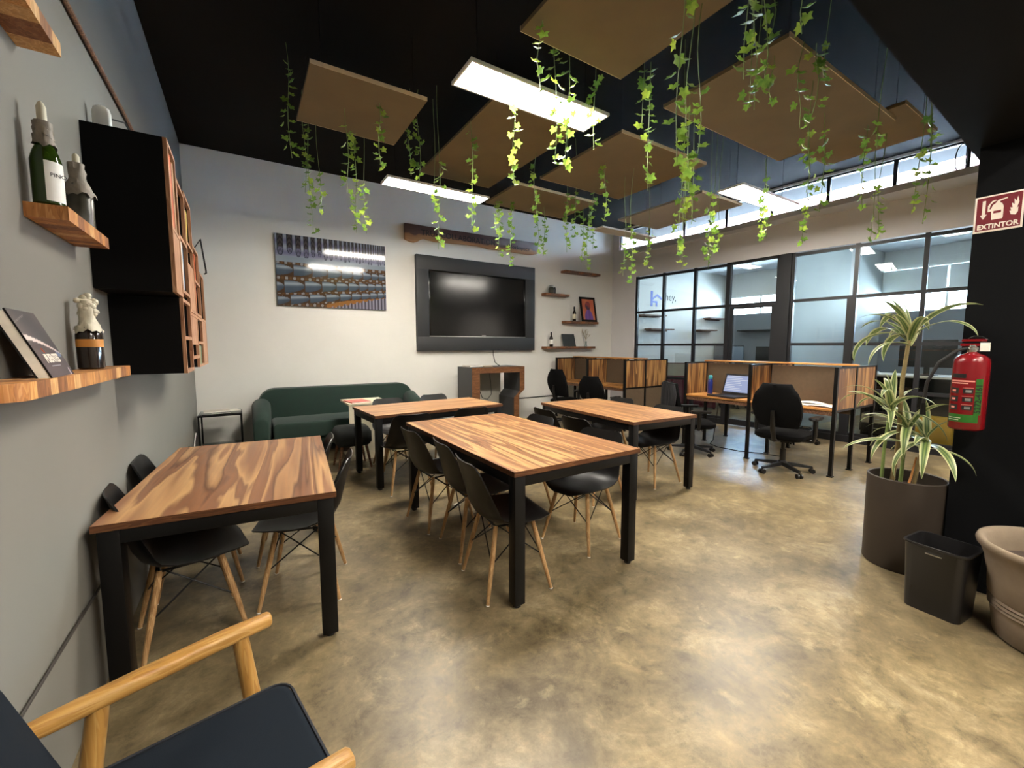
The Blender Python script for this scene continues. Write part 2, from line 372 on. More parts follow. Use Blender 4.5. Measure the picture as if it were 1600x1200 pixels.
# glazed partition, three windows and two doors in it
def bay(parent, a, b, zs, lo=0.12):
    for z0, z1 in zip(zs[:-1], zs[1:]): rw('pane', m_glass, (a + 0.02, b - 0.02, 0.058, 0.062, z0 + 0.018, z1 - 0.018), parent=parent)
ZS = [0.12, 0.78, 1.438, 2.117, 2.825]
w2 = struct(link('window_2', None, None, RW_LOC, RW_ROT)); S2 = [0.625, 1.253, 1.904, 2.509]
for s in S2: rw('stile', m_frame, (s - 0.025, s + 0.025, 0.03, 0.09, 0, 2.86), parent=w2)
for z in ZS: rw('rail', m_frame, (0.625, 2.509, 0.035, 0.085, z - 0.022, z + 0.022), parent=w2)
rw('base_rail', m_frame, (0.625, 2.509, 0.02, 0.1, 0, 0.1), parent=w2)
for a, b in zip(S2[:-1], S2[1:]): bay(w2, a, b, ZS)
d1 = struct(link('door_1', None, None, RW_LOC, RW_ROT))
rw('door_frame', m_frame, (2.509, 2.56, 0.02, 0.1, 0, 2.86), (3.29, 3.34, 0.02, 0.1, 0, 2.86), (2.509, 3.34, 0.02, 0.1, 2.81, 2.86), (2.509, 3.34, 0.02, 0.1, 2.095, 2.14), parent=d1)
rw('door_leaf', m_frame, (2.565, 2.62, 0.04, 0.08, 0.02, 2.09), (3.23, 3.285, 0.04, 0.08, 0.02, 2.09), (2.62, 3.23, 0.04, 0.08, 0.02, 0.12), (2.62, 3.23, 0.04, 0.08, 2.05, 2.09), parent=d1)
rw('pane', m_glass, (2.62, 3.23, 0.058, 0.062, 0.12, 2.05), parent=d1); rw('pane', m_glass, (2.56, 3.29, 0.058, 0.062, 2.14, 2.81), parent=d1)
rw('trim_1', m_frame, (3.34, 3.50, -0.01, 0.13, 0, 2.86))
w3 = struct(link('window_3', None, None, RW_LOC, RW_ROT))
for s, hw in ((3.52, 0.02), (5.023, 0.025), (5.64, 0.025)): rw('stile', m_frame, (s - hw, s + hw, 0.03, 0.09, 0, 2.86), parent=w3)
rw('stile', m_frame, (4.285, 4.335, 0.03, 0.09, 0, 2.86), parent=w3); rw('stile', m_frame, (4.225, 4.285, 0.03, 0.09, 0, 2.117), parent=w3)
for z in ZS: rw('rail', m_frame, (3.52, 5.64, 0.035, 0.085, z - 0.022, z + 0.022), parent=w3)
rw('base_rail', m_frame, (3.52, 5.64, 0.02, 0.1, 0, 0.1), parent=w3)
rw('lock_box', m_black, (4.325, 4.365, 0.0, 0.04, 1.20, 1.30), parent=w3)
for a, b in ((3.52, 4.26), (4.31, 5.023), (5.023, 5.64)): bay(w3, a, b, ZS)
# black post and down-stand beam on the right
struct(MB().box(3.5, 3.86, 0.16, 0.669, 0, 2.5).build('column', m_beam, smooth=0))
struct(MB().prism([(XL, 0.25), (7.85, 0.53), (7.85, 0.853), (XL, 0.566)], 2.50, HC, 'XY').build('ceiling_beam', m_beam, smooth=0))
# offices beyond the glass
struct(MB().box(7.0, XO + 0.2, -3.2, 7.0, 3.34, 3.42).build('ceiling', m_officeceil, smooth=0))
b = MB().box(XO, XO + 0.15, -3.2, YB, 0, 2.10).box(XO, XO + 0.15, -3.2, YB, 2.95, 3.34)
b.box(XO, XO + 0.15, 6.68, YB, 2.1, 2.95).box(XO, XO + 0.15, 3.5, 4.3, 2.1, 2.95).box(XO, XO + 0.15, 4.3, 6.68, 2.1, 2.25).box(XO, XO + 0.15, 4.3, 6.68, 2.72, 2.95).box(XO, XO + 0.15, -3.2, 0.3, 2.1, 2.95)
struct(b.build('wall_far', m_officegrey, smooth=0))
struct(MB().box(XO - 0.012, XO, 3.5, YB, 2.72, 3.34).build('trim_2', m_wall, smooth=0))
struct(MB().box(XO - 0.012, XO, -3.0, 3.4, 2.95, 3.34).build('trim_3', m_wall, smooth=0))
struct(MB().box(7.42, XO, 3.40, 3.50, 0, 3.34).build('wall_divide', mottled('grey_white_partition', C(168, 172, 168), 0.8, 0.03, 2), smooth=0))
w4 = struct(link('window_4', None, None, (XO, 0, 0)))
for y0, y1, z0, z1, n, rows in ((4.3, 6.68, 2.25, 2.72, 3, 2), (0.3, 3.5, 2.10, 2.95, 3, 2)):
    for i in range(n + 1):
        y = y0 + (y1 - y0) * i / n; MB().box(0.03, 0.09, y - 0.02, y + 0.02, z0, z1).build('mullion', m_white, w4, smooth=0)
    for i in range(rows + 1):
        z = z0 + (z1 - z0) * i / rows; MB().box(0.03, 0.09, y0, y1, z - 0.016, z + 0.016).build('rail', m_white, w4, smooth=0)
    for i in range(n):
        a, c = y0 + (y1 - y0) * i / n, y0 + (y1 - y0) * (i + 1) / n
        MB().box(0.055, 0.06, a + 0.02, c - 0.02, z0, z1).build('pane', m_glass, w4, smooth=0)
for k in range(3):
    bl = MB().box(XO - 0.03, XO - 0.02, 0.32 + k * 1.06, 1.35 + k * 1.06, 2.50, 2.94)
    tag(bl.build('roller_blind', m_blind, smooth=0), ['pale roller blind half lowered, third from the dividing wall', 'pale roller blind half lowered, middle of the far office window', 'pale roller blind half lowered, next to the white dividing wall'][k], 'blind', 'roller blinds in the far office')

# ------------------------------------------------------------------ daylight openings (portals) and ceiling lamps
def portal(loc, rot, sx, sy):
    L = bpy.data.lights.new('daylight_opening', 'AREA'); L.shape = 'RECTANGLE'; L.size = sx; L.size_y = sy; L.cycles.is_portal = True
    o = bpy.data.objects.new('daylight_opening', L); COL.objects.link(o); o.location = loc; o.rotation_euler = rot
d = Vector((sin(RA), -cos(RA), 0)); nrm = Vector((cos(RA), sin(RA), 0))
pc = Vector(RW_LOC) + d * 2.815 + nrm * 0.2 + Vector((0, 0, 3.68))
portal(pc, Vector((-nrm.x, -nrm.y, 0)).to_track_quat('-Z', 'Y').to_euler(), 5.3, 0.42)
portal((XO + 0.2, 5.49, 2.485), Vector((-1, 0, 0)).to_track_quat('-Z', 'Y').to_euler(), 2.4, 0.5)
portal((XO + 0.2, 1.9, 2.52), Vector((-1, 0, 0)).to_track_quat('-Z', 'Y').to_euler(), 3.2, 0.85)
def lamp(x0, x1, y0, y1, z, label, lit=True, dm=None, group='rectangular ceiling lamps', kind='ceiling_lamp'):
    cx, cy = (x0 + x1) / 2, (y0 + y1) / 2; hx, hy = (x1 - x0) / 2, (y1 - y0) / 2
    t = thing(kind, label, 'ceiling lamp', (cx, cy, z), 0, group)
    b = MB().box(-hx, hx, -hy, -hy + 0.015, 0, 0.014).box(-hx, hx, hy - 0.015, hy, 0, 0.014).box(-hx, -hx + 0.015, -hy + 0.015, hy - 0.015, 0, 0.014).box(hx - 0.015, hx, -hy + 0.015, hy - 0.015, 0, 0.014).box(-hx, hx, -hy, hy, 0.014, 0.022)
    b.build('casing', m_lamp_case, t, smooth=0)
    MB().box(-hx + 0.015, hx - 0.015, -hy + 0.015, hy - 0.015, 0.002, 0.012).build('diffuser', dm or (m_lamp if lit else m_pale_panel), t, smooth=0)
    zt = (HC if x1 < 8 else 3.34) - z
    for sx in (-0.8, 0.8): MB().tube([(sx * hx, 0, 0.02), (sx * hx, 0, zt)], 0.003, 5).build('suspension_wire', m_black, t)
    return t
LAMPS = [(1.33, 2.57, 2.585, 2.895, 3.25, 'lit white lamp nearest the camera, hanging under the black ceiling'),
         (1.37, 2.61, 4.62, 4.88, 3.20, 'lit white lamp hanging in front of the back wall above the picture'),
         (4.64, 5.90, 2.64, 2.95, 3.15, 'lit white lamp hanging before the high strip window')]
for a in LAMPS: lamp(*a)
lamp(4.66, 5.88, 4.78, 5.03, 3.20, 'unlit pale lamp hanging at the far corner above the small shelves', lit=False)
for a in ((0.6, 1.84, -0.9, -0.6, 3.25, 'next to the grey wall, first row'), (3.4, 4.64, -0.9, -0.6, 3.25, 'behind the black post, first row'), (5.6, 6.84, -0.9, -0.6, 3.25, 'next to the glazed partition, first row'), (1.6, 2.84, -2.3, -2.0, 3.25, 'second row towards the grey wall'), (5.0, 6.24, -2.3, -2.0, 3.25, 'second row towards the partition')):
    lamp(*a[:5], 'lit lamp behind the down-stand beam, ' + a[5], group='lamps behind the beam')
lamp(8.6, 9.84, 1.9, 2.2, 3.2, 'added lamp brightening the right-hand office', dm=m_office_fill); lamp(8.8, 10.04, 5.2, 5.5, 3.2, 'added lamp brightening the office with the white wall', dm=m_office_fill)  # both added as fill light for the office interiors

# ------------------------------------------------------------------ hung ceiling panels
PANELS = []
def panel(x0, x1, y0, y1, z, label, mat=None, th=0.03):
    PANELS.append((x0, x1, y0, y1, z))
    t = thing('ceiling_panel', label, 'ceiling panel', ((x0 + x1) / 2, (y0 + y1) / 2, z), 0, 'hung acoustic panels')
    hx, hy = (x1 - x0) / 2, (y1 - y0) / 2
    MB().box(-hx, hx, -hy + 0.004, hy - 0.004, 0, th - 0.004).build('board', mat or m_panel, t, smooth=0)
    MB().box(-hx, hx, -hy, -hy + 0.004, 0.0, th).box(-hx, hx, hy - 0.004, hy, 0.0, th).build('edge_strip', m_panel_edge, t, smooth=0)
    for sx in (-0.8, 0.8):
        for sy in (-0.8, 0.8): MB().tube([(sx * hx, sy * hy, th - 0.01), (sx * hx, sy * hy, HC - z)], 0.002, 5).build('suspension_wire', m_black, t)
panel(0.49, 1.36, 3.43, 4.33, 3.40, 'small tan panel hanging farthest left, above the framed machine picture')
panel(1.50, 2.36, 0.92, 2.27, 3.30, 'tan panel nearest the camera, cut by the top of the picture')
panel(1.84, 2.77, 3.10, 4.92, 3.44, 'long tan panel hanging behind the two left lamps')
panel(2.93, 4.19, 2.79, 4.02, 3.30, 'square tan panel in the middle with a pale near edge')
panel(2.84, 4.60, 1.38, 2.28, 3.25, 'long tan panel on the right with a pale slanting edge')
panel(2.80, 4.07, 4.29, 5.06, 3.30, 'tan panel hanging above the live-edge sign board')
panel(4.62, 5.46, 3.12, 4.44, 3.20, 'grey panel hanging beside the strip window', mottled('grey_felt', C(156, 150, 144), 0.95, 0.05, 3))
panel(4.42, 5.22, 1.27, 2.10, 3.28, 'tan panel at the right end beside the black beam')

# ------------------------------------------------------------------ work tables
def work_table(name, cx, cy, rz, lx, ly, h, mat, label, leg=0.062, th=0.028):
    t = thing(name, label, 'table', (cx, cy, 0), rz, 'wooden work tables on black steel frames')
    hx, hy = lx / 2, ly / 2
    MB().box(-hx + 0.0015, hx - 0.0015, -hy + 0.0015, hy - 0.0015, h - th + 0.001, h).build('tabletop', mat, t, smooth=0)
    q = lambda k, z: [(-hx + k, -hy + k, z), (hx - k, -hy + k, z), (hx - k, hy - k, z), (-hx + k, hy - k, z)]
    MB().loft([q(0.0016, h - th), q(0, h - th), q(0, h - 0.0006), q(0.0016, h - 0.0006), q(0.0016, h - th)], capb=False, capt=False).build('edge_band', m_edgeband, t, smooth=0)
    i = 0.012; zt = h - th
    for sx in (-1, 1):
        for sy in (-1, 1):
            x0 = sx * (hx - i) if sx < 0 else hx - i - leg; y0 = sy * (hy - i) if sy < 0 else hy - i - leg
            lg = MB().box(x0, x0 + leg, y0, y0 + leg, 0.022, zt).build('leg', m_black, t, bevel=0.004)
            f = MB().lathe([(0.018, 0), (0.022, 0.004), (0.022, 0.012), (0.009, 0.014), (0.009, 0.022)], 14, (x0 + leg / 2, y0 + leg / 2, 0)).build('levelling_foot', m_rubber, lg)
    a0, a1 = hx - i - leg, hy - i - leg
    for s in (-1, 1):
        y = s * (hy - i); MB().box(-a0, a0, min(y, y - s * 0.03), max(y, y - s * 0.03), zt - 0.06, zt).build('apron', m_black, t, bevel=0.002)
        x = s * (hx - i); MB().box(min(x, x - s * 0.03), max(x, x - s * 0.03), -a1, a1, zt - 0.06, zt).build('apron', m_black, t, bevel=0.002)
    return t
work_table('work_table', -0.032, 2.815, radians(-5.2), 0.866, 1.405, 0.728, m_top_a, 'work table with broad two-tone grain standing along the grey wall', leg=0.07)
work_table('work_table', 1.614, 2.628, radians(0.25), 0.953, 1.702, 0.763, m_top_b, 'narrow-grained work table in the middle of the floor, three chairs down one side', leg=0.066)
work_table('work_table', 3.322, 3.232, radians(-3.6), 0.838, 1.503, 0.744, m_top_b, 'work table with narrow grain standing next to the wooden carrels')
work_table('work_table', 1.744, 4.496, radians(3.4), 1.481, 0.781, 0.744, m_top_x, 'work table with lengthwise grain standing in front of the green sofa')

# ------------------------------------------------------------------ shell chairs
def shell_mesh():
    prof = [(0.240, 0.402, 0.070, 0.0, 70), (0.236, 0.415, 0.112, 0.002, 72), (0.222, 0.425, 0.150, 0.004, 78), (0.20, 0.431, 0.178, 0.007, 85), (0.165, 0.432, 0.202, 0.011, 90), (0.11, 0.429, 0.221, 0.017, 92), (0.03, 0.418, 0.232, 0.026, 92), (-0.06, 0.414, 0.233, 0.038, 85),
            (-0.13, 0.425, 0.230, 0.05, 65), (-0.175, 0.455, 0.226, 0.062, 42), (-0.20, 0.50, 0.220, 0.066, 25), (-0.215, 0.56, 0.212, 0.056, 14), (-0.232, 0.63, 0.204, 0.044, 13), (-0.248, 0.69, 0.196, 0.034, 14), (-0.260, 0.735, 0.184, 0.026, 16), (-0.268, 0.760, 0.165, 0.02, 18), (-0.273, 0.774, 0.13, 0.014, 20)]
    m = 11; th = 0.007; top = []; bot = []
    for x, z, hw, e, ang in prof:
        a = radians(ang); nx, nz = cos(a), sin(a)
        for k in range(m):
            t = -1 + 2 * k / (m - 1); d = e * abs(t) ** 2.4
            top.append((x + nx * d, t * hw, z + nz * d)); bot.append((x + nx * (d - th), t * hw * 0.992, z + nz * (d - th)))
    n = len(prof); N = n * m; fs = []
    for i in range(n - 1):
        for k in range(m - 1):
            a, b_, c, d = i * m + k, i * m + k + 1, (i + 1) * m + k + 1, (i + 1) * m + k
            fs += [(a, b_, c, d), (N + d, N + c, N + b_, N + a)]
    rim = [k for k in range(m)] + [i * m + m - 1 for i in range(1, n)] + [(n - 1) * m + k for k in range(m - 2, -1, -1)] + [i * m for i in range(n - 2, 0, -1)]
    for i in range(len(rim)):
        a, b_ = rim[i], rim[(i + 1) % len(rim)]; fs.append((a, b_, N + b_, N + a))
    return MB().add(top + bot, fs).mesh('shell', m_plastic, smooth=50)
def make_chair():
    t = thing('shell_chair', '', 'chair')
    link('shell', shell_mesh(), t)
    for sx, sy in ((1, 1), (1, -1), (-1, 1), (-1, -1)):
        a = Vector((sx * 0.115, sy * 0.125, 0.405)); b_ = Vector((sx * 0.20, sy * 0.205, 0.0)); m = a.lerp(b_, 0.4)
        lg = MB().tube([a, m, b_], [0.013, 0.0145, 0.0095], 10).build('leg', m_beech, t)
        MB().tube([b_ + Vector((0, 0, 0.0)), b_.lerp(a, 0.012)], [0.0102, 0.0102], 10).build('glide', m_white, lg)
    b = MB()
    q = lambda sx, sy, f: Vector((sx * (0.115 + 0.085 * f), sy * (0.125 + 0.08 * f), 0.405 * (1 - f)))
    for s in (-1, 1):
        b.tube([q(1, s, 0.5), Vector((-0.10, s * 0.12, 0.40))], 0.0038, 6); b.tube([q(-1, s, 0.5), Vector((0.10, s * 0.12, 0.40))], 0.0038, 6)
        b.tube([q(s, 1, 0.5), Vector((s * 0.11, -0.12, 0.40))], 0.0038, 6); b.tube([q(s, -1, 0.5), Vector((s * 0.11, 0.12, 0.40))], 0.0038, 6)
    b.build('wire_brace', m_black, t)
    b = MB()
    for s in (-1, 1): b.tube([(s * 0.118, -0.13, 0.402), (s * 0.118, 0.13, 0.402)], 0.006, 6); b.tube([(-0.118, s * 0.13, 0.402), (0.118, s * 0.13, 0.402)], 0.006, 6)
    b.build('mounting_frame', m_black, t)
    return t
CHAIRS = [(-0.276, 2.52, 10, 'shell chair between the grey wall and the broad-grained table, near the table corner'),
          (-0.278, 3.10, 2, 'shell chair between the grey wall and the broad-grained table, far one of the two'),
          (0.245, 2.65, 165, 'shell chair on the open side of the broad-grained table, nearer the camera'),
          (0.235, 3.22, 172, 'shell chair on the open side of the broad-grained table, nearer the sofa'),
          (1.275, 2.085, -7, 'shell chair on the left side of the middle table, nearest the camera'),
          (1.335, 2.58, -5, 'shell chair on the left side of the middle table, second of three'),
          (1.29, 3.13, 4, 'shell chair on the left side of the middle table, farthest of three'),
          (2.03, 2.25, 193, 'shell chair tucked under the right side of the middle table, nearest the camera'),
          (2.02, 3.06, 183, 'shell chair on the right of the middle table, only top and leg seen'),
          (2.72, 2.86, 2, 'shell chair on the left side of the carrel-side table, nearer the camera'),
          (2.80, 3.42, -2, 'shell chair on the left side of the carrel-side table, nearer the back wall'),
          (3.56, 2.87, 180, 'shell chair on the right of the carrel-side table, under its near corner'),
          (3.66, 3.62, 180, 'shell chair on the right side of the carrel-side table, only its top seen'),
          (1.31, 4.06, 90, 'shell chair seen from behind at the table before the sofa, left one'),
          (1.99, 4.13, 88, 'shell chair seen from behind at the table before the sofa, right one'),
          (1.46, 4.88, -88, 'shell chair facing the camera across the table before the sofa, left one'),
          (2.10, 4.98, -86, 'shell chair facing the camera across the table before the sofa, right one')]
ch0 = make_chair()
for i, (x, y, a, lb) in enumerate(CHAIRS):
    c = ch0 if i == 0 else copy_tree(ch0)
    c.location = (x, y, 0); c.rotation_euler = (0, 0, radians(a)); c['label'] = 'black ' + lb; c['group'] = 'black shell chairs round the tables'

# ------------------------------------------------------------------ study carrels
def carrel_row(name, y0, n, label, modesty):
    """two-sided row of carrels along y; x 0..0.98 local, fronts at x=0 face the tables"""
    t = thing(name, label, 'carrel', (5.28, y0, 0), 0, 'two-sided wooden study carrels')
    B = 0.90; W = 1.05; mid = 0.49; zt = 1.185; zd = 0.735
    for k in range(n + 1):
        y = k * B
        for x in (0.0, mid, W):
            MB().box(x - 0.017, x + 0.017, y - 0.017, y + 0.017, 0.0 if x != mid else 0.0, zt).build('post', m_black, t, smooth=0)
            MB().box(x - 0.026, x + 0.026, y - 0.026, y + 0.026, 0.0, 0.012).build('foot', m_black, t, smooth=0)
        for xa, xb in ((0.017, mid - 0.017), (mid + 0.017, W - 0.017)):
            dv = MB().box(xa, xb, y - 0.012, y + 0.012, zt - 0.02, zt).build('divider_rail', m_black, t, smooth=0)
            MB().box(xa, xb, y - 0.012, y + 0.012, zd - 0.035, zd - 0.012).build('bottom_rail', m_black, dv, smooth=0)
            ns = 5
            for j in range(ns):
                p, q = xa + (xb - xa) * j / ns, xa + (xb - xa) * (j + 1) / ns
                MB().box(p + 0.0007, q - 0.0007, y - 0.009, y + 0.009, zd - 0.012, zt - 0.02).build('stave', m_stave, dv, smooth=0)
    for k in range(n):
        a, c = k * B + 0.017, (k + 1) * B - 0.017
        MB().box(mid - 0.012, mid + 0.012, a, c, zd - 0.10, zt - 0.02).build('pinboard', m_pinboard, t, smooth=0)
        for xa, xb in ((-0.012, mid - 0.017), (mid + 0.017, W + 0.012)):
            MB().box(xa, xb, a + 0.001, c - 0.001, zd - 0.025, zd).build('worktop', m_desk, t, bevel=0.002)
            MB().box(xa + 0.02, xa + 0.045, a, c, zd - 0.075, zd - 0.026).build('front_rail', m_walnut, t, smooth=0)
    MB().box(mid - 0.045, mid + 0.045, -0.017, n * B + 0.017, zt + 0.001, zt + 0.022).build('top_cap', m_desk, t, bevel=0.002)
    if modesty:
        for xa, xb in ((0.02, mid - 0.02), (mid + 0.02, W - 0.02)): MB().box(xa, xb, -0.008, 0.008, 0.25, zd - 0.04).build('modesty_panel', m_pinboard, t, smooth=0)
    return t
carrel_row('study_carrel', 4.85, 2, 'wooden carrel row standing against the back wall corner, under the small shelves', True)
carrel_row('study_carrel', 1.91, 2, 'wooden carrel row with a laptop and a blue bottle on it, nearer the plants', False)

# ------------------------------------------------------------------ office chairs
def rbox_ring(hx, hy, z, r, n=5, cx=0, cy=0):
    out = []
    for qx, qy, a0 in ((1, 1, 0), (-1, 1, 90), (-1, -1, 180), (1, -1, 270)):
        for k in range(n + 1):
            a = radians(a0 + 90 * k / n); out.append((cx + qx * (hx - r) + r * cos(a), cy + qy * (hy - r) + r * sin(a), z))
    return out
def make_office_chair(stool=False):
    t = thing('office_chair', '', 'office chair')
    zs = 0.44
    b = MB().lathe([(0.045, 0.075), (0.05, 0.11), (0.03, 0.13)], 16)
    for k in range(5):
        a = 2 * pi * k / 5 + 0.3; ca, sa = cos(a), sin(a)
        rings = []
        for r, hw, z0, z1 in ((0.03, 0.028, 0.075, 0.115), (0.16, 0.022, 0.066, 0.098), (0.29, 0.016, 0.058, 0.08)):
            rings.append([(r * ca - hw * sa, r * sa + hw * ca, z0), (r * ca + hw * sa, r * sa - hw * ca, z0), (r * ca + hw * 0.7 * sa, r * sa - hw * 0.7 * ca, z1), (r * ca - hw * 0.7 * sa, r * sa + hw * 0.7 * ca, z1)])
        b.loft(rings)
    base = b.build('star_base', m_plastic, t)
    for k in range(5):
        a = 2 * pi * k / 5 + 0.3; x, y = 0.29 * cos(a), 0.29 * sin(a); px, py = -sin(a), cos(a)
        b = MB()
        for s in (-1, 1): b.tube([(x + px * s * 0.008, y + py * s * 0.008, 0.027), (x + px * s * 0.028, y + py * s * 0.028, 0.027)], 0.027, 14)
        b.tube([(x, y, 0.027), (x, y, 0.07)], 0.009, 8); b.build('caster', m_plastic, base)
    MB().lathe([(0.03, 0.10), (0.03, 0.26), (0.02, 0.26), (0.02, zs - 0.09)], 14).build('gas_column', m_plastic, t)
    MB().box(-0.12, 0.12, -0.10, 0.10, zs - 0.09, zs - 0.055).tube([(0.05, -0.10, zs - 0.07), (0.06, -0.25, zs - 0.075)], 0.006, 6).build('mechanism', m_black, t, bevel=0.006)
    rs = [rbox_ring(0.21, 0.21, zs - 0.055, 0.09), rbox_ring(0.245, 0.245, zs - 0.03, 0.11), rbox_ring(0.245, 0.245, zs + 0.01, 0.11), rbox_ring(0.20, 0.20, zs + 0.035, 0.1), rbox_ring(0.08, 0.08, zs + 0.04, 0.05)]
    MB().loft(rs).build('seat', m_blackfab, t, smooth=60)
    # reclined, waisted backrest
    def back(u, th):
        z = zs + 0.09 + 0.47 * u; x = -0.20 - 0.10 * u - 0.035 * sin(pi * u); hw = 0.19 + 0.055 * sin(pi * min(1, u * 1.15)) - 0.05 * max(0, u - 0.8) / 0.2
        ring = []
        for k in range(9):
            s = -1 + 2 * k / 8; ring.append((x + 0.05 * s * s - th, s * hw, z))
        for k in range(8, -1, -1):
            s = -1 + 2 * k / 8; ring.append((x + 0.05 * s * s + th * 0.6, s * hw, z))
        return ring
    MB().loft([back(0, 0.008)] + [back(u / 10, 0.026) for u in range(0, 11)] + [back(1.02, 0.008)]).build('backrest', m_blackfab, t, smooth=60)
    MB().tube([(-0.10, 0, zs - 0.07), (-0.25, 0, zs - 0.05), (-0.305, 0, zs + 0.08), (-0.325, 0, zs + 0.28)], [0.022, 0.024, 0.026, 0.02], 10).build('back_support', m_plastic, t)
    for s in (-1, 1):
        b = MB().tube([(0.0, s * 0.18, zs - 0.06), (0.0, s * 0.285, zs - 0.05), (0.0, s * 0.295, zs + 0.02), (0.0, s * 0.295, zs + 0.18)], [0.016, 0.018, 0.024, 0.024], 10)
        ar = b.build('arm_post', m_plastic, t)
        MB().loft([rbox_ring(0.11, 0.034, zs + 0.18, 0.03, 4, 0.02, s * 0.292), rbox_ring(0.125, 0.042, zs + 0.195, 0.036, 4, 0.02, s * 0.292), rbox_ring(0.12, 0.038, zs + 0.212, 0.034, 4, 0.02, s * 0.292)]).build('arm_pad', m_plastic, ar, smooth=60)
    return t
oc = make_office_chair()
OFF = [(5.08, 2.30, 4, 'black office chair at the carrel with the loose papers, back to the camera'),
       (4.98, 3.37, -42, 'black office chair with a jacket over its back, beside the laptop carrel'),
       (4.95, 5.08, 10, 'black office chair at the far carrel row, in front of the brown panels'),
       (4.88, 5.84, 3, 'black office chair at the far carrel row, closest to the back wall')]
for i, (x, y, a, lb) in enumerate(OFF):
    c = oc if i == 0 else copy_tree(oc)
    c.location = (x, y, 0); c.rotation_euler = (0, 0, radians(a)); c['label'] = lb; c['group'] = 'office chairs at the carrels'
    if i in (1, 2): c.scale = (1, 1, 0.92)
c = copy_tree(oc); c.location = (6.86, 2.95, 0); c.rotation_euler = (0, 0, radians(180)); c['label'] = 'tall black drafting stool with a foot ring behind the laptop carrel'; c['group'] = 'office chairs at the carrels'
c.name = 'drafting_stool'
for ch in c.children:
    if ch.name.split('.')[0] in ('seat', 'backrest', 'back_support', 'mechanism', 'arm_post'): ch.location = (0, 0, 0.10)
MB().lathe([(0.20, 0.20), (0.215, 0.19), (0.23, 0.20), (0.215, 0.21), (0.20, 0.20)], 24, capb=False, capt=False).tube([(0.02, 0, 0.2), (0.205, 0, 0.2)], 0.008, 6).tube([(-0.02, 0, 0.2), (-0.205, 0, 0.2)], 0.008, 6).build('foot_ring', m_chrome, c)
# jacket on the second chair
b = MB(); rings = []
for i in range(9):
    u = i / 8.0
    z = 1.03 - 0.50 * u; x = -0.375 - 0.02 * sin(3 * u) - 0.02 * u; hw = 0.20 + 0.05 * sin(pi * u)
    ring = []
    for k in range(11):
        s = -1 + 2 * k / 10; ring.append((x + 0.07 * s * s - 0.012 * sin(7 * s + 2 * u), s * hw, z - 0.02 * s * s))
    for k in range(10, -1, -1):
        s = -1 + 2 * k / 10; ring.append((x + 0.07 * s * s - 0.012 * sin(7 * s + 2 * u) + 0.018, s * hw * 0.98, z - 0.02 * s * s))
    rings.append(ring)
b.loft(rings)
j = b.build('jacket', mottled('dark_jacket_cloth', C(15, 15, 20), 0.9, 0.2, 14, bump=0.3, bscale=60), None, (4.98, 3.37, 0), (0, 0, radians(-42)), smooth=60); j.scale = (1, 1, 0.92)
tag(j, 'dark jacket draped over the back of an office chair', 'jacket')
for s in (-1, 1): MB().tube([(-0.33, s * 0.21, 0.99), (-0.32, s * 0.25, 0.86), (-0.33, s * 0.255, 0.72), (-0.33, s * 0.24, 0.60)], [0.045, 0.05, 0.045, 0.04], 10).build('sleeve', j.data.materials[0], j)

# things on the near carrel
t = thing('laptop', 'open black laptop with a pale lit screen on the carrel worktop', 'laptop', (5.42, 3.17, 0.7352), radians(-96)); t.scale = (1.22, 1.22, 1.22)
MB().box(-0.17, 0.17, -0.12, 0.12, 0.002, 0.018).build('keyboard_base', m_laptop, t, bevel=0.004)
MB().box(-0.15, 0.15, -0.02, 0.09, 0.0181, 0.0186).build('keyboard', m_black, t, smooth=0)
ld = link('lid', MB().box(-0.17, 0.17, -0.006, 0.006, 0, 0.235).mesh('lid', m_laptop, 0.004), t, (0, 0.125, 0.018), (radians(-18), 0, 0))
MB().box(-0.15, 0.15, -0.0075, -0.0065, 0.026, 0.214).build('screen', m_lit_screen, ld, smooth=0)
b = MB()
for k in range(9):
    wd = random.uniform(0.08, 0.28); z = 0.20 - k * 0.019; b.box(-0.145, -0.145 + wd, -0.0084, -0.0078, z, z + 0.006)
b.build('text_rows', m_screen_text, ld, smooth=0)['kind'] = 'stuff'
t = thing('water_bottle', 'blue water bottle with a teal cap beside the laptop', 'bottle', (5.60, 3.54, 0.7355))
MB().lathe([(0.032, 0), (0.034, 0.01), (0.034, 0.17), (0.028, 0.20), (0.02, 0.21)], 18).build('body', m_bottle_blue, t)
MB().lathe([(0.026, 0.205), (0.028, 0.21), (0.028, 0.25), (0.02, 0.262)], 18).build('cap', m_teal, t)
t = thing('paper_sheets', 'loose white paper sheets on the second carrel worktop', 'papers', (5.44, 2.22, 0.735))
for k, (x, y, a, lift) in enumerate(((0.0, -0.12, 4, 0.006), (-0.02, 0.10, -7, 0.010), (0.03, 0.0, 12, 0.016))):
    b = MB(); vs = []; n = 7
    for i in range(n):
        for jx in range(2):
            u = i / (n - 1); vs.append((-0.10 + 0.20 * jx, -0.15 + 0.30 * u, lift + 0.012 * sin(pi * u) * (1 + k * 0.4)))
    vs2 = [(p[0], p[1], p[2] - 0.0012) for p in vs]; fs = []
    for i in range(n - 1):
        a0 = 2 * i; fs += [(a0, a0 + 1, a0 + 3, a0 + 2), (14 + a0 + 2, 14 + a0 + 3, 14 + a0 + 1, 14 + a0)]
        fs += [(a0, a0 + 2, 14 + a0 + 2, 14 + a0), (a0 + 1, 14 + a0 + 1, 14 + a0 + 3, a0 + 3)]
    fs += [(0, 14, 15, 1), (12, 13, 27, 26)]
    b.add(vs + vs2, fs).build('sheet', m_paper, t, (x, y, 0.0), (0, 0, radians(a)))
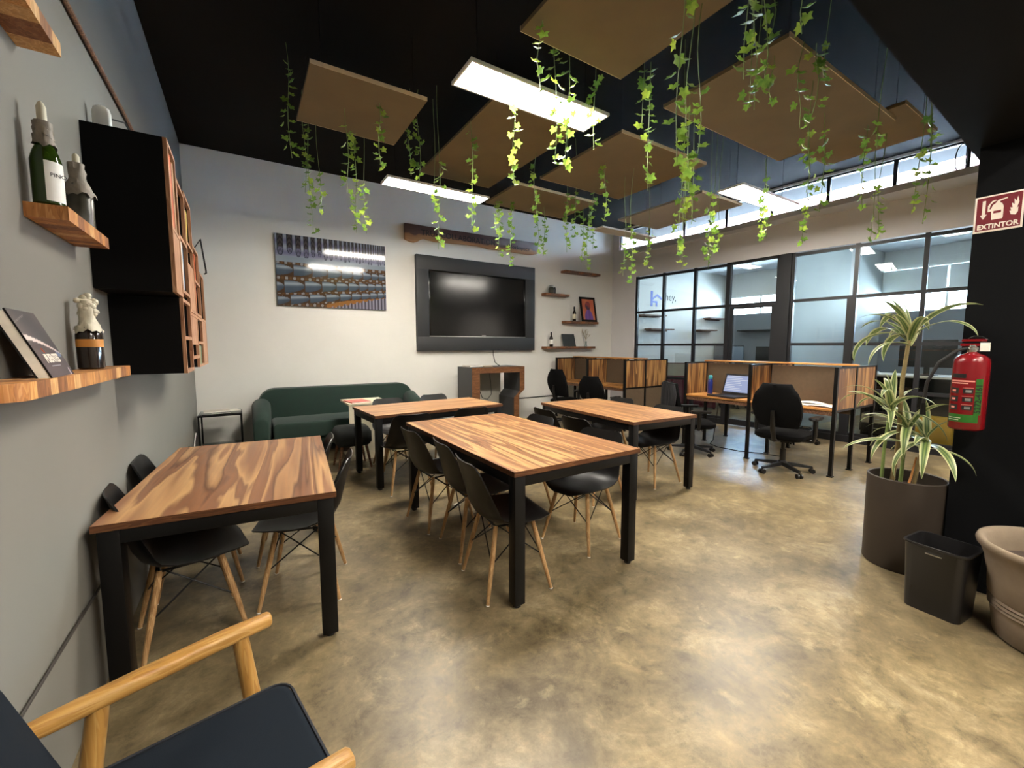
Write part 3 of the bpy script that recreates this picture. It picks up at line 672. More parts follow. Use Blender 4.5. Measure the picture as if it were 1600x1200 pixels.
tag(MB().tube([(5.70, 3.45, 0.70), (5.68, 3.48, 0.35), (5.66, 3.5, 0.06), (5.62, 3.52, 0.008), (5.52, 3.35, 0.008), (5.54, 3.05, 0.008), (5.66, 2.85, 0.008), (5.72, 2.6, 0.008)], 0.006, 8).build('power_cable', m_rubber), 'black power cable trailing over the floor under the laptop carrel', 'cable')

# ------------------------------------------------------------------ sofa corner
def rpoly(x0, x1, z0, z1, r, n=6, rb=0.02):
    out = []
    for cx, cz, a0, rr in ((x1 - r, z1 - r, 0, r), (x0 + r, z1 - r, 90, r), (x0 + rb, z0 + rb, 180, rb), (x1 - rb, z0 + rb, 270, rb)):
        for k in range(n + 1):
            a = radians(a0 + 90 * k / n); out.append((cx + rr * cos(a), cz + rr * sin(a)))
    return out
t = thing('sofa', 'dark green velvet sofa with rounded arms against the white back wall', 'sofa', (1.18, 6.3, 0))
MB().prism(rpoly(-1.05, 1.06, 0.16, 0.835, 0.20), 0.20, 0.42).build('backrest', m_green, t, bevel=0.05, smooth=70, seg=3)
for sx in (-1, 1):
    rings = []
    for y, h, wd in ((-0.36, 0.50, 0.13), (-0.40, 0.52, 0.16), (-0.30, 0.585, 0.19), (-0.05, 0.64, 0.21), (0.22, 0.72, 0.22)):
        x0 = sx * 1.13; p = rpoly(-wd / 2, wd / 2, 0.14, h, wd * 0.48); rings.append([(x0 - sx * wd / 2 + q[0], y, q[1]) for q in p])
    rings[0] = [((q[0] - rings[0][0][0]) * 0.85 + rings[0][0][0], q[1] - 0.05, q[2]) for q in rings[0]]; rings[0], rings[1] = rings[1], rings[0]
    rings = rings[0:1] + rings[2:]
    MB().loft(rings).build('arm', m_green, t, bevel=0.02, smooth=70)
MB().prism(rpoly(-0.92, 0.92, 0.24, 0.445, 0.06), -0.40, 0.22).build('seat_cushion', m_green, t, bevel=0.03, smooth=70, seg=3)
MB().box(-1.0, 1.0, -0.34, 0.36, 0.12, 0.24).build('base', m_green, t, bevel=0.02)
for sx in (-1, 1):
    for sy in (-1, 1): MB().tube([(sx * 0.88, 0.02 + sy * 0.27, 0.13), (sx * 0.93, 0.02 + sy * 0.32, 0)], [0.025, 0.014], 10).build('leg', m_walnut, t)
t = thing('ottoman', 'low blackish green padded stool standing in front of the sofa by the white side table', 'ottoman', (1.02, 5.12, 0))
MB().loft([rbox_ring(0.17, 0.16, 0.27, 0.06), rbox_ring(0.20, 0.19, 0.31, 0.08), rbox_ring(0.20, 0.19, 0.42, 0.08), rbox_ring(0.17, 0.16, 0.475, 0.08), rbox_ring(0.08, 0.07, 0.49, 0.05)]).build('cushion', m_darkgreen, t, smooth=70)
for sx in (-1, 1):
    for sy in (-1, 1): MB().tube([(sx * 0.13, sy * 0.12, 0.29), (sx * 0.18, sy * 0.16, 0)], [0.018, 0.011], 10).build('leg', m_walnut, t)
t = thing('white_side_table', 'white slab side table in front of the green sofa with a magazine on it', 'side table', (1.29, 5.63, 0))
MB().box(-0.25, 0.25, -0.28, 0.24, 0.685, 0.71).build('tabletop', m_cream, t, bevel=0.002)
MB().box(-0.24, 0.24, -0.262, -0.242, 0.02, 0.685).build('side_panel', m_cream, t, smooth=0)
MB().box(-0.24, 0.24, -0.262, 0.20, 0.0, 0.02).build('foot_plate', m_cream, t, smooth=0)
def book(name, label, cat, loc, rot, wx, ly, h, cover, pages=None, group=None):
    """book lying flat: cover boards and page block"""
    t = thing(name, label, cat, loc, 0, group); t.rotation_euler = rot
    c = max(0.0012, h * 0.09)
    MB().box(-wx / 2, wx / 2, -ly / 2, ly / 2, 0, c).box(-wx / 2, wx / 2, -ly / 2, ly / 2, h - c, h).box(-wx / 2, -wx / 2 + c, -ly / 2, ly / 2, c, h - c).build('cover', cover, t, smooth=0)
    MB().box(-wx / 2 + c, wx / 2 - 0.003, -ly / 2 + 0.003, ly / 2 - 0.003, c, h - c).build('page_block', pages or m_paper, t, smooth=0)
    return t
m_mag_red = mottled('magazine_red', C(196, 96, 84), 0.4, 0.2, 20)
m_mag_pale = mottled('magazine_pale', C(206, 198, 184), 0.4, 0.15, 20)
m_mag_dark = mottled('magazine_dark', C(74, 68, 66), 0.4, 0.2, 20)
m_orange = mottled('book_orange', C(196, 84, 36), 0.5, 0.1, 10); m_brownbook = mottled('book_brown', C(126, 72, 40), 0.6, 0.1, 10)
m_tanbook = mottled('book_tan', C(196, 164, 124), 0.6, 0.1, 10); m_greenbook = mottled('book_green', C(70, 130, 100), 0.5, 0.15, 10)
m_bluebook = mottled('book_blue', C(78, 98, 128), 0.5, 0.1, 10); m_yellowbook = mottled('book_yellow', C(204, 176, 80), 0.5, 0.1, 10)
book('magazine', 'red and white magazine on the white side table', 'magazine', (1.18, 5.52, 0.711), (0, 0, 0.15), 0.24, 0.30, 0.012, m_mag_red)
# glass table in the corner
t = thing('glass_side_table', 'small black-framed glass side table in the corner beside the sofa', 'side table', (-0.285, 6.42, 0))
hx, hy, zt = 0.215, 0.21, 0.575
for sx in (-1, 1):
    for sy in (-1, 1): MB().box(sx * hx - 0.009, sx * hx + 0.009, sy * hy - 0.009, sy * hy + 0.009, 0, zt).build('leg', m_black, t, smooth=0)
for z, nm in ((zt, 'top_frame'), (0.16, 'lower_frame')):
    b = MB()
    for s in (-1, 1): b.box(-hx - 0.009, hx + 0.009, s * hy - 0.009, s * hy + 0.009, z - 0.018, z).box(s * hx - 0.009, s * hx + 0.009, -hy, hy, z - 0.018, z)
    b.build(nm, m_black, t, smooth=0)['kind'] = 'stuff'
MB().box(-hx, hx, -hy, hy, zt + 0.001, zt + 0.009).build('glass_top', m_glass_top, t, smooth=0)
MB().box(-hx + 0.01, hx - 0.01, -hy + 0.01, hy - 0.01, 0.161, 0.167).build('lower_shelf', m_glass_top, t, smooth=0)
book('magazine', 'pale magazine lying on the glass side table', 'magazine', (-0.33, 6.48, 0.5855), (0, 0, 0.1), 0.27, 0.20, 0.014, m_mag_pale)
book('magazine', 'dark magazine lying at the front of the glass side table', 'magazine', (-0.27, 6.27, 0.5855), (0, 0, -0.05), 0.20, 0.08, 0.01, m_mag_dark)
book('magazine', 'thin white leaflet at the right end of the glass side table', 'magazine', (-0.15, 6.50, 0.5855), (0, 0, 0.3), 0.12, 0.17, 0.006, m_paper)
tag(MB().tube([(-0.545, 6.45, 0.30), (-0.54, 6.30, 0.36), (-0.54, 6.1, 0.30), (-0.54, 5.9, 0.12), (-0.535, 5.7, 0.012), (-0.5, 5.4, 0.01)], 0.006, 6)  .build('charging_cable', m_white), 'white cable running down the grey wall in the corner', 'cable')
# console
t = thing('console_table', 'grey and brown angular console standing under the television', 'console', (3.56, 6.28, 0))
y0, y1 = -0.27, 0.27
def zleg(o): return o
outer = [(-0.50, 0.0), (-0.50, 1.065), (0.51, 1.065), (0.51, 0.67), (0.40, 0.577), (0.40, 0.0), (0.30, 0.0), (0.30, 0.535), (0.42, 0.645), (0.42, 0.97), (-0.36, 0.97), (-0.36, 0.0)]
MB().prism(outer, y0 + 0.02, y1).build('carcass', m_plinth_grey, t, smooth=0)
MB().prism(outer, y0, y0 + 0.0195).build('front_edge', m_console_wood, t, smooth=0)
MB().box(-0.36, 0.33, 0.245, 0.262, 0.30, 0.97).build('back_panel', mottled('console_back', C(150, 147, 138), 0.6, 0.05, 4), t, smooth=0)
MB().box(-0.356, -0.33, -0.20, -0.15, 0.50, 0.86).build('power_strip', m_black, t, bevel=0.004)
book('magazine', 'stack-top pale magazine lying open on the grey console', 'magazine', (3.25, 6.36, 1.0665), (0, 0, 0.2), 0.28, 0.21, 0.02, m_mag_pale)
book('magazine', 'darker leaflet lying beside the pale magazine on the console', 'magazine', (3.50, 6.30, 1.0665), (0, 0, -0.3), 0.15, 0.21, 0.006, m_tanbook)
tag(MB().tube([(3.90, 6.80, 1.36), (3.90, 6.79, 1.25), (3.88, 6.70, 1.12), (3.86, 6.55, 1.075), (3.80, 6.40, 1.072)], 0.007, 8).build('screen_cable', m_rubber), 'thin black cable hanging from the television to the console', 'cable')
tag(MB().tube([(3.215, 6.08, 0.72), (3.30, 6.12, 0.56), (3.42, 6.16, 0.52), (3.52, 6.2, 0.60), (3.56, 6.3, 0.80), (3.56, 6.34, 0.965)], 0.006, 8).build('looped_cable', m_rubber), 'black cable looping inside the open console', 'cable')
tag(MB().tube([(3.99, 6.808, 0.385), (4.6, 6.81, 0.395), (5.2, 6.81, 0.40), (5.4, 6.81, 0.41)], 0.009, 8).build('wall_cable', m_rubber), 'thin dark cable running low along the white back wall', 'cable')

# ------------------------------------------------------------------ back wall: screen, sign, picture, shelves
t = thing('television', 'black television in a wide charcoal frame on the back wall', 'television', (3.6165, YB, 1.333))
hx, h, dp = 1.1825, 1.573, 0.085
sx0, sx1, sz0, sz1 = -0.975, 0.965, 0.235, 1.345
MB().box(-hx, hx, -dp, -0.001, 0, sz0).build('frame_bottom', m_tvframe, t, bevel=0.002); MB().box(-hx, hx, -dp, -0.001, sz1, h).build('frame_top', m_tvframe, t, bevel=0.002)
MB().box(-hx, sx0, -dp, -0.001, sz0, sz1).build('frame_side', m_tvframe, t, bevel=0.002); MB().box(sx1, hx, -dp, -0.001, sz0, sz1).build('frame_side', m_tvframe, t, bevel=0.002)
bz = 0.025
MB().box(sx0, sx1, -dp + 0.005, -0.002, sz0, sz0 + bz).box(sx0, sx1, -dp + 0.005, -0.002, sz1 - bz, sz1).box(sx0, sx0 + bz, -dp + 0.005, -0.002, sz0 + bz, sz1 - bz).box(sx1 - bz, sx1, -dp + 0.005, -0.002, sz0 + bz, sz1 - bz).build('bezel', Mat('gloss_black', C(12, 12, 13), 0.12).m, t, bevel=0.006)
MB().box(sx0 + bz, sx1 - bz, -dp + 0.02, -0.002, sz0 + bz, sz1 - bz).build('screen', m_screen, t, smooth=0)
MB().box(sx0, sx1, -dp - 0.002, -dp + 0.004, sz0 + 0.004, sz0 + 0.016).build('silver_strip', m_silver, t, smooth=0)
MB().box(0.02, 0.10, -dp + 0.001, -dp + 0.006, sz0 + 0.026, sz0 + 0.036).build('badge', m_silver, t, smooth=0)
# live-edge sign
t = thing('sign_board', 'live-edge wooden sign board with dark lettering above the television', 'sign', (2.265, YB - 0.05, 3.09))
top = [(0.0, 0.285), (2.63, 0.300), (2.645, 0.275), (2.62, 0.10)]
bot = [(2.50, 0.070), (2.3, 0.062), (2.0, 0.066), (1.75, 0.07), (1.55, 0.062), (1.45, 0.075), (1.3, 0.085), (1.1, 0.082), (0.95, 0.075), (0.8, 0.068), (0.65, 0.060), (0.5, 0.058), (0.40, 0.070), (0.32, 0.078), (0.27, 0.060), (0.22, 0.025), (0.15, 0.0), (0.08, 0.008), (0.0, 0.035)]
MB().prism(top + bot, 0.0, 0.048).build('plank', m_live, t, bevel=0.006)
text('TRUE COLLABORATION', 0.128, m_ink, t, (0.27, -0.0016, 0.135), (radians(90), 0, 0), sx=1.0)
text('Workspace', 0.105, m_ink, t, (1.92, -0.0016, 0.125), (radians(90), 0, 0), sx=1.05)
# photo print of machinery, painted vertex by vertex
def photo_grid(name, mat, nx, nz, W, H, fn, parent):
    me = bpy.data.meshes.new(name)
    vs = [(W * i / nx, 0, H * k / nz) for k in range(nz + 1) for i in range(nx + 1)]
    fs = [(k * (nx + 1) + i, k * (nx + 1) + i + 1, (k + 1) * (nx + 1) + i + 1, (k + 1) * (nx + 1) + i) for k in range(nz) for i in range(nx)]
    me.from_pydata(vs, [], fs); at = me.color_attributes.new('col', 'FLOAT_COLOR', 'POINT')
    for q, (x, _, z) in enumerate(vs): at.data[q].color = fn(x / W, z / H)
    me.materials.append(mat); return link(name, me, parent)
rp = random.Random(5)
def lerp(a, b_, u): return tuple(a[i] + (b_[i] - a[i]) * u for i in range(3)) + (1,)
def machine(s, v):
    steel, pale, dark, tan, lilac = C(84, 98, 114), C(158, 168, 178), C(30, 28, 34), C(104, 78, 52), C(118, 118, 144)
    hz = 0.10 * s
    # upper hanging loops
    if v > 0.70 - 0.02 * s:
        per = 0.085 - 0.045 * s; n = s / max(per, 0.03); fx = n - math.floor(n) - 0.5
        bottom = 0.72 + 0.03 * math.sin(int(n) * 1.7)
        r = abs(fx); edge = 0.34 if v > bottom + 0.08 else 0.34 * sqrt(max(0, 1 - ((bottom + 0.08 - v) / 0.1) ** 2))
        if r > edge: return lerp(lilac, pale, 0.3 + 0.4 * sin(40 * v))
        if r > edge - 0.09: return lerp(dark, steel, 0.3)
        ch = sin((v * 90) + abs(fx) * 16)
        return lerp(dark, lerp(tan, steel, 0.5), 0.25 + 0.35 * (ch > 0)) if v > 0.82 else lerp(lilac, dark, 0.25 + 0.3 * (ch > 0))
    if v > 0.62: return lerp(pale, steel, 0.3 + 0.2 * sin(8 * s))
    # sloping rows of rounded steel cases, shrinking to the right
    def row(base0, base1, h0, h1, off):
        yb_ = base0 + (base1 - base0) * s; h_ = h0 + (h1 - h0) * s; q = (v - yb_) / h_
        if not 0 <= q <= 1: return None
        per = 0.19 - 0.13 * s; n = (math.log(1 - 0.684 * s) / -0.684) / 0.19 + off; fx = n - math.floor(n)
        e = 1 - abs(2 * q - 1) ** 2.2
        if fx > 0.97 * e ** 0.6 or e < 0.12: return lerp(dark, tan, 0.45)
        sh = 0.15 + 0.85 * q; hl = math.exp(-((q - 0.72) / 0.13) ** 2)
        c = lerp(lerp(dark, steel, 0.45), steel, sh); c = lerp(c, pale, 0.75 * hl); return lerp(c, dark, max(0, fx - 0.6) * 0.9)
    for a in ((0.42, 0.46, 0.17, 0.10, 0.2), (0.17, 0.31, 0.19, 0.10, 0.65), (0.00, 0.19, 0.14, 0.09, 0.4)):
        c = row(*a)
        if c: return c
    low = 0.02 + (0.22) * max(0, s - 0.40) / 0.6
    if v < low + 0.02 and s > 0.42:
        n = s * 17; fx = abs(n - math.floor(n) - 0.5)
        if v > low - 0.03 - 0.02 * (fx < 0.3): return C(140, 98, 54)
        return lerp(C(64, 60, 70), C(142, 140, 156), 0.5 + 0.5 * sin(s * 190))
    k = sin(s * 95) * sin(v * 60)
    return lerp(C(60, 40, 32), tan, 0.4 + 0.5 * k) if k > -0.35 else lerp(pale, tan, 0.5)
t = thing('wall_picture', 'unframed glossy photo print of rows of steel machine parts', 'picture', (0.43, YB - 0.03, 1.98))
MB().box(0, 1.515, 0.001, 0.0295, 0, 0.99).build('panel', m_black, t, smooth=0)
photo_grid('print', m_print, 260, 130, 1.515, 0.99, machine, t)
# narrow floating shelves
def small_shelf(x0, x1, z, label):
    t = thing('wall_shelf', label, 'shelf', ((x0 + x1) / 2, YB, z - 0.045), 0, 'narrow wooden shelves on the white wall')
    w_ = (x1 - x0) / 2; n = max(4, int((x1 - x0) / 0.11))
    for k in range(n):
        a, c = -w_ + 2 * w_ * k / n, -w_ + 2 * w_ * (k + 1) / n
        MB().box(a, c, -0.155, -0.0005, 0, 0.045).build('block', m_walnut if k % 3 else m_shelf_wood[1], t, smooth=0)
small_shelf(5.50, 6.45, 2.93, 'empty narrow shelf, topmost of the four on the white wall')
small_shelf(5.02, 5.61, 2.45, 'shortest narrow shelf on the white wall, holding a small jar')
small_shelf(5.54, 6.42, 1.922, 'narrow shelf holding the framed purple and orange picture')
small_shelf(5.03, 6.34, 1.405, 'longest narrow shelf on the white wall, just above the carrels')
def wine(name, label, loc, glass, h=0.30, r=0.037, lab=m_cream, foil=None, group=None):
    t = thing(name, label, 'bottle', loc, 0, group)
    MB().lathe([(r * 0.85, 0), (r, 0.008), (r, h * 0.58), (r * 0.8, h * 0.66), (0.016, h * 0.74), (0.0145, h * 0.93), (0.0165, h * 0.935), (0.0165, h * 0.97), (0.0145, h)], 20).build('glass_body', glass, t)
    if lab: MB().lathe([(r + 0.0006, h * 0.16), (r + 0.0006, h * 0.48)], 20, capb=False, capt=False).build('label', lab, t)
    if foil: MB().lathe([(0.0168, h * 0.80), (0.0172, h * 0.98), (0.012, h * 1.003)], 16, capb=False).build('foil', foil, t)
    return t
wine('wine_bottle', 'dark wine bottle with a cream label beside the framed picture', (5.80, YB - 0.085, 1.9225), m_darkglass, foil=m_black)
wine('wine_bottle', 'dark wine bottle with a pale label at the left end of the lowest small shelf', (5.205, YB - 0.085, 1.4055), m_darkglass, h=0.285, lab=m_white, foil=m_black)
t = thing('glass_jar', 'small dark glass jar on the shortest shelf', 'jar', (5.20, YB - 0.085, 2.4505))
MB().lathe([(0.05, 0), (0.062, 0.02), (0.062, 0.09), (0.04, 0.125)], 18).build('body', m_greyglass, t); MB().lathe([(0.042, 0.125), (0.044, 0.13), (0.044, 0.155), (0.02, 0.17)], 18).build('lid', m_silver, t)
MB().lathe([(0.018, 0), (0.018, 0.10), (0.01, 0.13)], 12, (0.085, 0.0, 0)).build('stopper_bottle', m_black, t)
t = thing('framed_picture', 'black-framed purple and orange picture leaning on a small shelf', 'picture', (6.20, YB - 0.125, 1.923)); t.rotation_euler = (radians(-11), 0, 0)
W, H = 0.425, 0.53
MB().box(-W / 2, W / 2, 0, 0.018, 0, 0.045).box(-W / 2, W / 2, 0, 0.018, H - 0.045, H).box(-W / 2, -W / 2 + 0.045, 0, 0.018, 0.045, H - 0.045).box(W / 2 - 0.045, W / 2, 0, 0.018, 0.045, H - 0.045).build('frame', m_black, t, smooth=0)
def art(s, v):
    bgc = lerp(C(196, 96, 62), C(206, 120, 78), 0.5 + 0.5 * sin(9 * s + 5 * v))
    if ((s - 0.5) / 0.34) ** 2 + ((v - 0.05) / 0.45) ** 2 < 1: return lerp(C(104, 72, 150), C(128, 84, 166), 0.5 + 0.5 * sin(20 * s))
    if ((s - 0.48) / 0.22) ** 2 + ((v - 0.68) / 0.22) ** 2 < 1: return lerp(C(58, 46, 66), C(150, 60, 54), 0.5 + 0.5 * sin(14 * v + 7 * s))
    return bgc
p = photo_grid('print', m_print_matt, 40, 50, W - 0.09, H - 0.09, art, t); p.location = (-W / 2 + 0.045, 0.006, 0.045)
t = thing('slate_board', 'small dark slate leaning on the lowest small shelf', 'slate', (5.665, YB - 0.12, 1.4055)); t.rotation_euler = (radians(-16), 0, 0)
MB().box(-0.165, 0.165, 0, 0.012, 0, 0.265).build('slab', mottled('dark_slate', C(46, 52, 54), 0.7, 0.1, 10), t, bevel=0.002)
t = thing('dried_sprig', 'dried sprig in a small clear vase on the lowest small shelf', 'dried flowers', (6.13, YB - 0.085, 1.4055))
MB().lathe([(0.022, 0), (0.024, 0.005), (0.018, 0.07), (0.02, 0.11)], 14, capt=False).build('vase', m_glass_top, t)
b = MB(); rs = random.Random(3)
for k in range(16):
    a = rs.uniform(0, 6.28); tip = Vector((0.15 * cos(a) * rs.uniform(0.3, 1), 0.07 * sin(a), 0.22 + rs.uniform(0, 0.14)))
    b.tube([(0, 0, 0.02), (0.005 * cos(a), 0.005 * sin(a), 0.15), tip], [0.0025, 0.002, 0.0012], 5)
    for q in range(4):
        c = tip + Vector((rs.uniform(-0.02, 0.02), rs.uniform(-0.02, 0.02), rs.uniform(-0.04, 0.02))); b.lathe([(0.001, -0.006), (0.007, 0), (0.001, 0.006)], 5, c)
b.build('stems', mottled('dry_sprig', C(150, 138, 106), 0.9, 0.2, 40), t)['kind'] = 'stuff'

# ------------------------------------------------------------------ left wall: shelves, cabinets, cables
def block_shelf(y0, y1, z0, z1, xf, label, n, roundn=False, cap=None):
    t = thing('wall_shelf', label, 'shelf', (XL, (y0 + y1) / 2, z0), 0, 'block-wood shelves on the grey wall')
    h = (y1 - y0) / 2; rs = random.Random(int(z0 * 100)); y = -h; k = 0; prev = -1
    while y < h - 1e-4:
        w_ = rs.uniform(0.6, 1.4) * 2 * h / n; e = min(h, y + w_)
        if h - e < 0.02: e = h
        c = rs.choice([q for q in range(4) if q != prev]); prev = c
        if roundn and k == 0:
            e = max(e, y + 0.055); r = 0.045; pl = [(0.0005, y)] + [(xf - XL - r + r * sin(radians(a)), y + r - r * cos(radians(a))) for a in (0, 22, 45, 68, 90)] + [(xf - XL, e), (0.0005, e)]
            MB().prism(pl, 0, z1 - z0, 'XY').build('block', m_shelf_wood[c], t, smooth=0)
        else: MB().box(0.0005, xf - XL, y, e, 0, z1 - z0).build('block', m_shelf_wood[c], t, smooth=0)
        y = e; k += 1
block_shelf(1.945, 2.425, 1.812, 1.856, -0.455, 'short block-wood shelf on the grey wall holding two candle bottles', 9)
block_shelf(1.455, 2.60, 1.276, 1.32, -0.450, 'long block-wood shelf on the grey wall holding a leaning book', 17, True)
block_shelf(1.35, 2.02, 2.345, 2.39, -0.456, 'highest block-wood shelf on the grey wall, cut by the picture corner', 9)
def candle_bottle(name, label, loc, glass, r, h, wax_h, candle_h, lab=None, seed=1, drip=m_oldwax, cr=0.012):
    t = thing(name, label, 'bottle', loc, 0)
    MB().lathe([(r * 0.85, 0), (r, 0.006), (r, h * 0.55), (r * 0.8, h * 0.66), (r * 0.45, h * 0.78), (r * 0.4, h)], 22).build('glass_body', glass, t)
    rs = random.Random(seed); n = 22; rings = []
    for i in range(9):
        u = i / 8; z = h + 0.006 - wax_h * u
        base = r * (0.42 + 0.06 * u) if z > h * 0.78 else r * 0.45 + (r * 0.6) * min(1, (h * 0.78 - z) / (h * 0.22))
        rings.append([((base + 0.0035 + rs.uniform(0, 0.006)) * cos(2 * pi * k / n), (base + 0.0035 + rs.uniform(0, 0.006)) * sin(2 * pi * k / n), z + (rs.uniform(-0.012, 0.008) if i else 0)) for k in range(n)])
    MB().loft(rings[::-1], capb=False).build('dripped_wax', drip, t, smooth=60)
    MB().lathe([(cr, h), (cr, h + candle_h * 0.72), (cr * 0.6, h + candle_h * 0.9), (0.001, h + candle_h)], 12).build('candle', m_wax, t)
    if lab: MB().lathe([(r + 0.0008, h * 0.02 + 0.008), (r + 0.0008, h * 0.52)], 22, capb=False, capt=False).build('label', lab, t)
    return t
bt = candle_bottle('candle_bottle', 'green wine bottle with a white label and a white candle in its neck', (-0.506, 1.985, 1.857), m_greenglass, 0.037, 0.255, 0.075, 0.07)
b = MB(); n = 10
a0, a1 = radians(-84), radians(45)
vs = [(0.0378 * cos(a0 + (a1 - a0) * k / n), 0.0378 * sin(a0 + (a1 - a0) * k / n), z) for z in (0.012, 0.135) for k in range(n + 1)]
b.add(vs, [(k, k + 1, n + 2 + k, n + 1 + k) for k in range(n)]).build('label', m_white, bt)
ct = text('PINO', 0.017, m_ink, bt, (0.0388 * cos(radians(-66)), 0.0388 * sin(radians(-66)), 0.088), (radians(90), 0, radians(38)), extrude=0.0003)
candle_bottle('candle_bottle', 'squat wax-covered bottle with a short candle at the end of the upper shelf', (-0.503, 2.29, 1.857), m_greyglass, 0.040, 0.235, 0.12, 0.045, seed=4, cr=0.011)
wb = candle_bottle('candle_bottle', 'dark bottle topped with thick cream wax beside the leaning book', (-0.503, 2.26, 1.321), m_darkglass, 0.039, 0.24, 0.10, 0.03, seed=9, drip=m_wax, cr=0.018)
MB().lathe([(0.0395, 0.085), (0.0395, 0.115)], 22, capb=False, capt=False).build('label_band', mottled('amber_label', C(206, 140, 62), 0.5, 0.1, 10), wb)
b = MB(); rs = random.Random(8)
for k in range(26):
    a = rs.uniform(0, 6.28); z = rs.uniform(0.20, 0.285); r_ = 0.028 * rs.uniform(0.4, 1.0); q = rs.uniform(0.008, 0.015)
    b.lathe([(0.001, -q), (q * 0.8, -q * 0.6), (q, 0), (q * 0.8, q * 0.6), (0.001, q)], 8, (r_ * cos(a), r_ * sin(a), z))
b.build('wax_lumps', m_wax, wb, smooth=80)['kind'] = 'stuff'
# leaning book
t = thing('leaning_book', 'dark art book with white title leaning back on the long shelf', 'book', (-0.463, 1.80, 1.3205)); t.rotation_euler = (0, radians(-22), radians(4))
Wb, Hb, Tb = 0.245, 0.205, 0.03
MB().box(-0.004, 0, -Wb / 2, Wb / 2, 0, Hb).box(-Tb, -Tb + 0.004, -Wb / 2, Wb / 2, 0, Hb).box(-Tb + 0.004, -0.004, Wb / 2 - 0.004, Wb / 2, 0, Hb).build('cover', m_black, t, smooth=0)
MB().box(-Tb + 0.004, -0.004, -Wb / 2 + 0.002, Wb / 2 - 0.005, 0.003, Hb - 0.004).build('page_block', m_mag_pale, t, smooth=0)
def cover(s, v):
    base = lerp(C(46, 40, 44), C(82, 72, 70), 0.5 + 0.5 * sin(4 * s + 3 * v))
    arc = 0.60 - 0.10 * s - 0.16 * s * s
    dv = abs(v - arc)
    if dv < 0.03 * (1.15 - s) + 0.006: return C(214, 196, 190)
    if abs(v - (0.80 + 0.28 * s)) < 0.008 and s < 0.5: return C(120, 116, 112)
    if ((s - 0.88) / 0.09) ** 2 + ((v - 0.34) / 0.06) ** 2 < 1: return C(96, 112, 140)
    if v < 0.12 and s > 0.80 and abs(s - 0.86 - 0.3 * v) < 0.02: return C(210, 190, 200)
    if v < arc: return lerp(base, C(60, 40, 46), 0.5)
    return base
p = photo_grid('cover_print', m_print_matt, 60, 50, Wb, Hb, cover, t); p.rotation_euler = (0, 0, radians(90)); p.location = (0.0006, -Wb / 2, 0)
text('PUENTES', 0.036, m_signwhite, t, (0.0012, -Wb / 2 + 0.05, 0.045), (radians(90), 0, radians(90)), extrude=0.0003, sx=0.95, bold=0.0012)
MB().box(0.001, 0.0014, -Wb / 2 + 0.065, -Wb / 2 + 0.155, 0.032, 0.035).build('subtitle_line', m_pencil, t, smooth=0)
MB().tube([(0.0012, -Wb / 2 + 0.078, 0.074), (0.0012, -Wb / 2 + 0.070, 0.088)], 0.0015, 5).build('accent_mark', m_orange, t)
# black wall cabinets with wooden fronts
XF = -0.26
def cabinet(y0, y1, z0, z1, label, openings, doors=()):
    t = thing('wall_cabinet', label, 'cabinet', (XL, y0, z0), 0, 'black wall cabinets with wooden fronts')
    W, H, D = y1 - y0, z1 - z0, XF - XL; s = 0.018
    MB().box(0.0005, D - 0.016, 0, s, 0, H).build('side_panel', m_board, t, smooth=0); MB().box(0.0005, D - 0.016, W - s, W, 0, H).build('side_panel', m_board, t, smooth=0)
    MB().box(0.0005, D - 0.016, s, W - s, 0, s).build('bottom_panel', m_board, t, smooth=0); MB().box(0.0005, D - 0.016, s, W - s, H - s, H).build('top_panel', m_board, t, smooth=0)
    MB().box(0.0005, 0.008, s, W - s, s, H - s).build('back_panel', m_board, t, smooth=0)
    MB().box(D - 0.016, D, 0, s, 0, H).box(D - 0.016, D, W - s, W, 0, H).box(D - 0.016, D, s, W - s, 0, s).box(D - 0.016, D, s, W - s, H - s, H).build('edge_frame', m_cab_wood, t, smooth=0)
    for z in openings: MB().box(0.008, D, s, W - s, z - s / 2, z + s / 2).build('shelf_board', m_cab_wood, t, smooth=0)
    for za, zb in doors: MB().box(D - 0.018, D - 0.002, s + 0.001, W - s - 0.001, za, zb).build('door', m_cab_wood, t, smooth=0)
    return t
cabinet(2.62, 2.90, 1.67, 2.385, 'black wall cabinet nearest the camera, with orange books in its top opening', [0.31], [(0.02, 0.30)])
cabinet(2.905, 3.235, 1.70, 2.30, 'second upper wall cabinet, holding a tall white book', [0.30])
cabinet(2.845, 3.20, 1.265, 1.665, 'lower wall cabinet nearest the camera, set back under the first', [0.19])
cabinet(3.24, 3.62, 1.62, 2.33, 'third upper wall cabinet with a yellow book over a wooden door', [0.42], [(0.02, 0.30)])
cabinet(3.625, 4.02, 1.62, 2.10, 'fourth upper wall cabinet with red-orange books', [0.24])
cabinet(3.205, 3.62, 1.33, 1.615, 'lower wall cabinet with a closed wooden door in the middle', [], [(0.09, 0.266)])
cabinet(3.625, 4.02, 1.265, 1.615, 'lower wall cabinet with leaning green books', [0.17])
cabinet(4.025, 4.42, 1.265, 1.98, 'wall cabinet at the sofa end of the row', [0.35], [(0.02, 0.34)])
def upright(y, z, w_, h, dp, mat, label, tilt=0):
    t = thing('upright_book', label, 'book', (XF - 0.003, y, z), 0, 'books in the wall cabinets'); t.rotation_euler = (radians(tilt), 0, 0)
    MB().box(-dp, 0, 0, 0.002, 0, h).box(-dp, 0, w_ - 0.002, w_, 0, h).box(-0.002, 0, 0.002, w_ - 0.002, 0, h).build('cover', mat, t, smooth=0)
    MB().box(-dp + 0.002, -0.003, 0.002, w_ - 0.002, 0.002, h - 0.003).build('page_block', m_paper, t, smooth=0)
y = 2.642
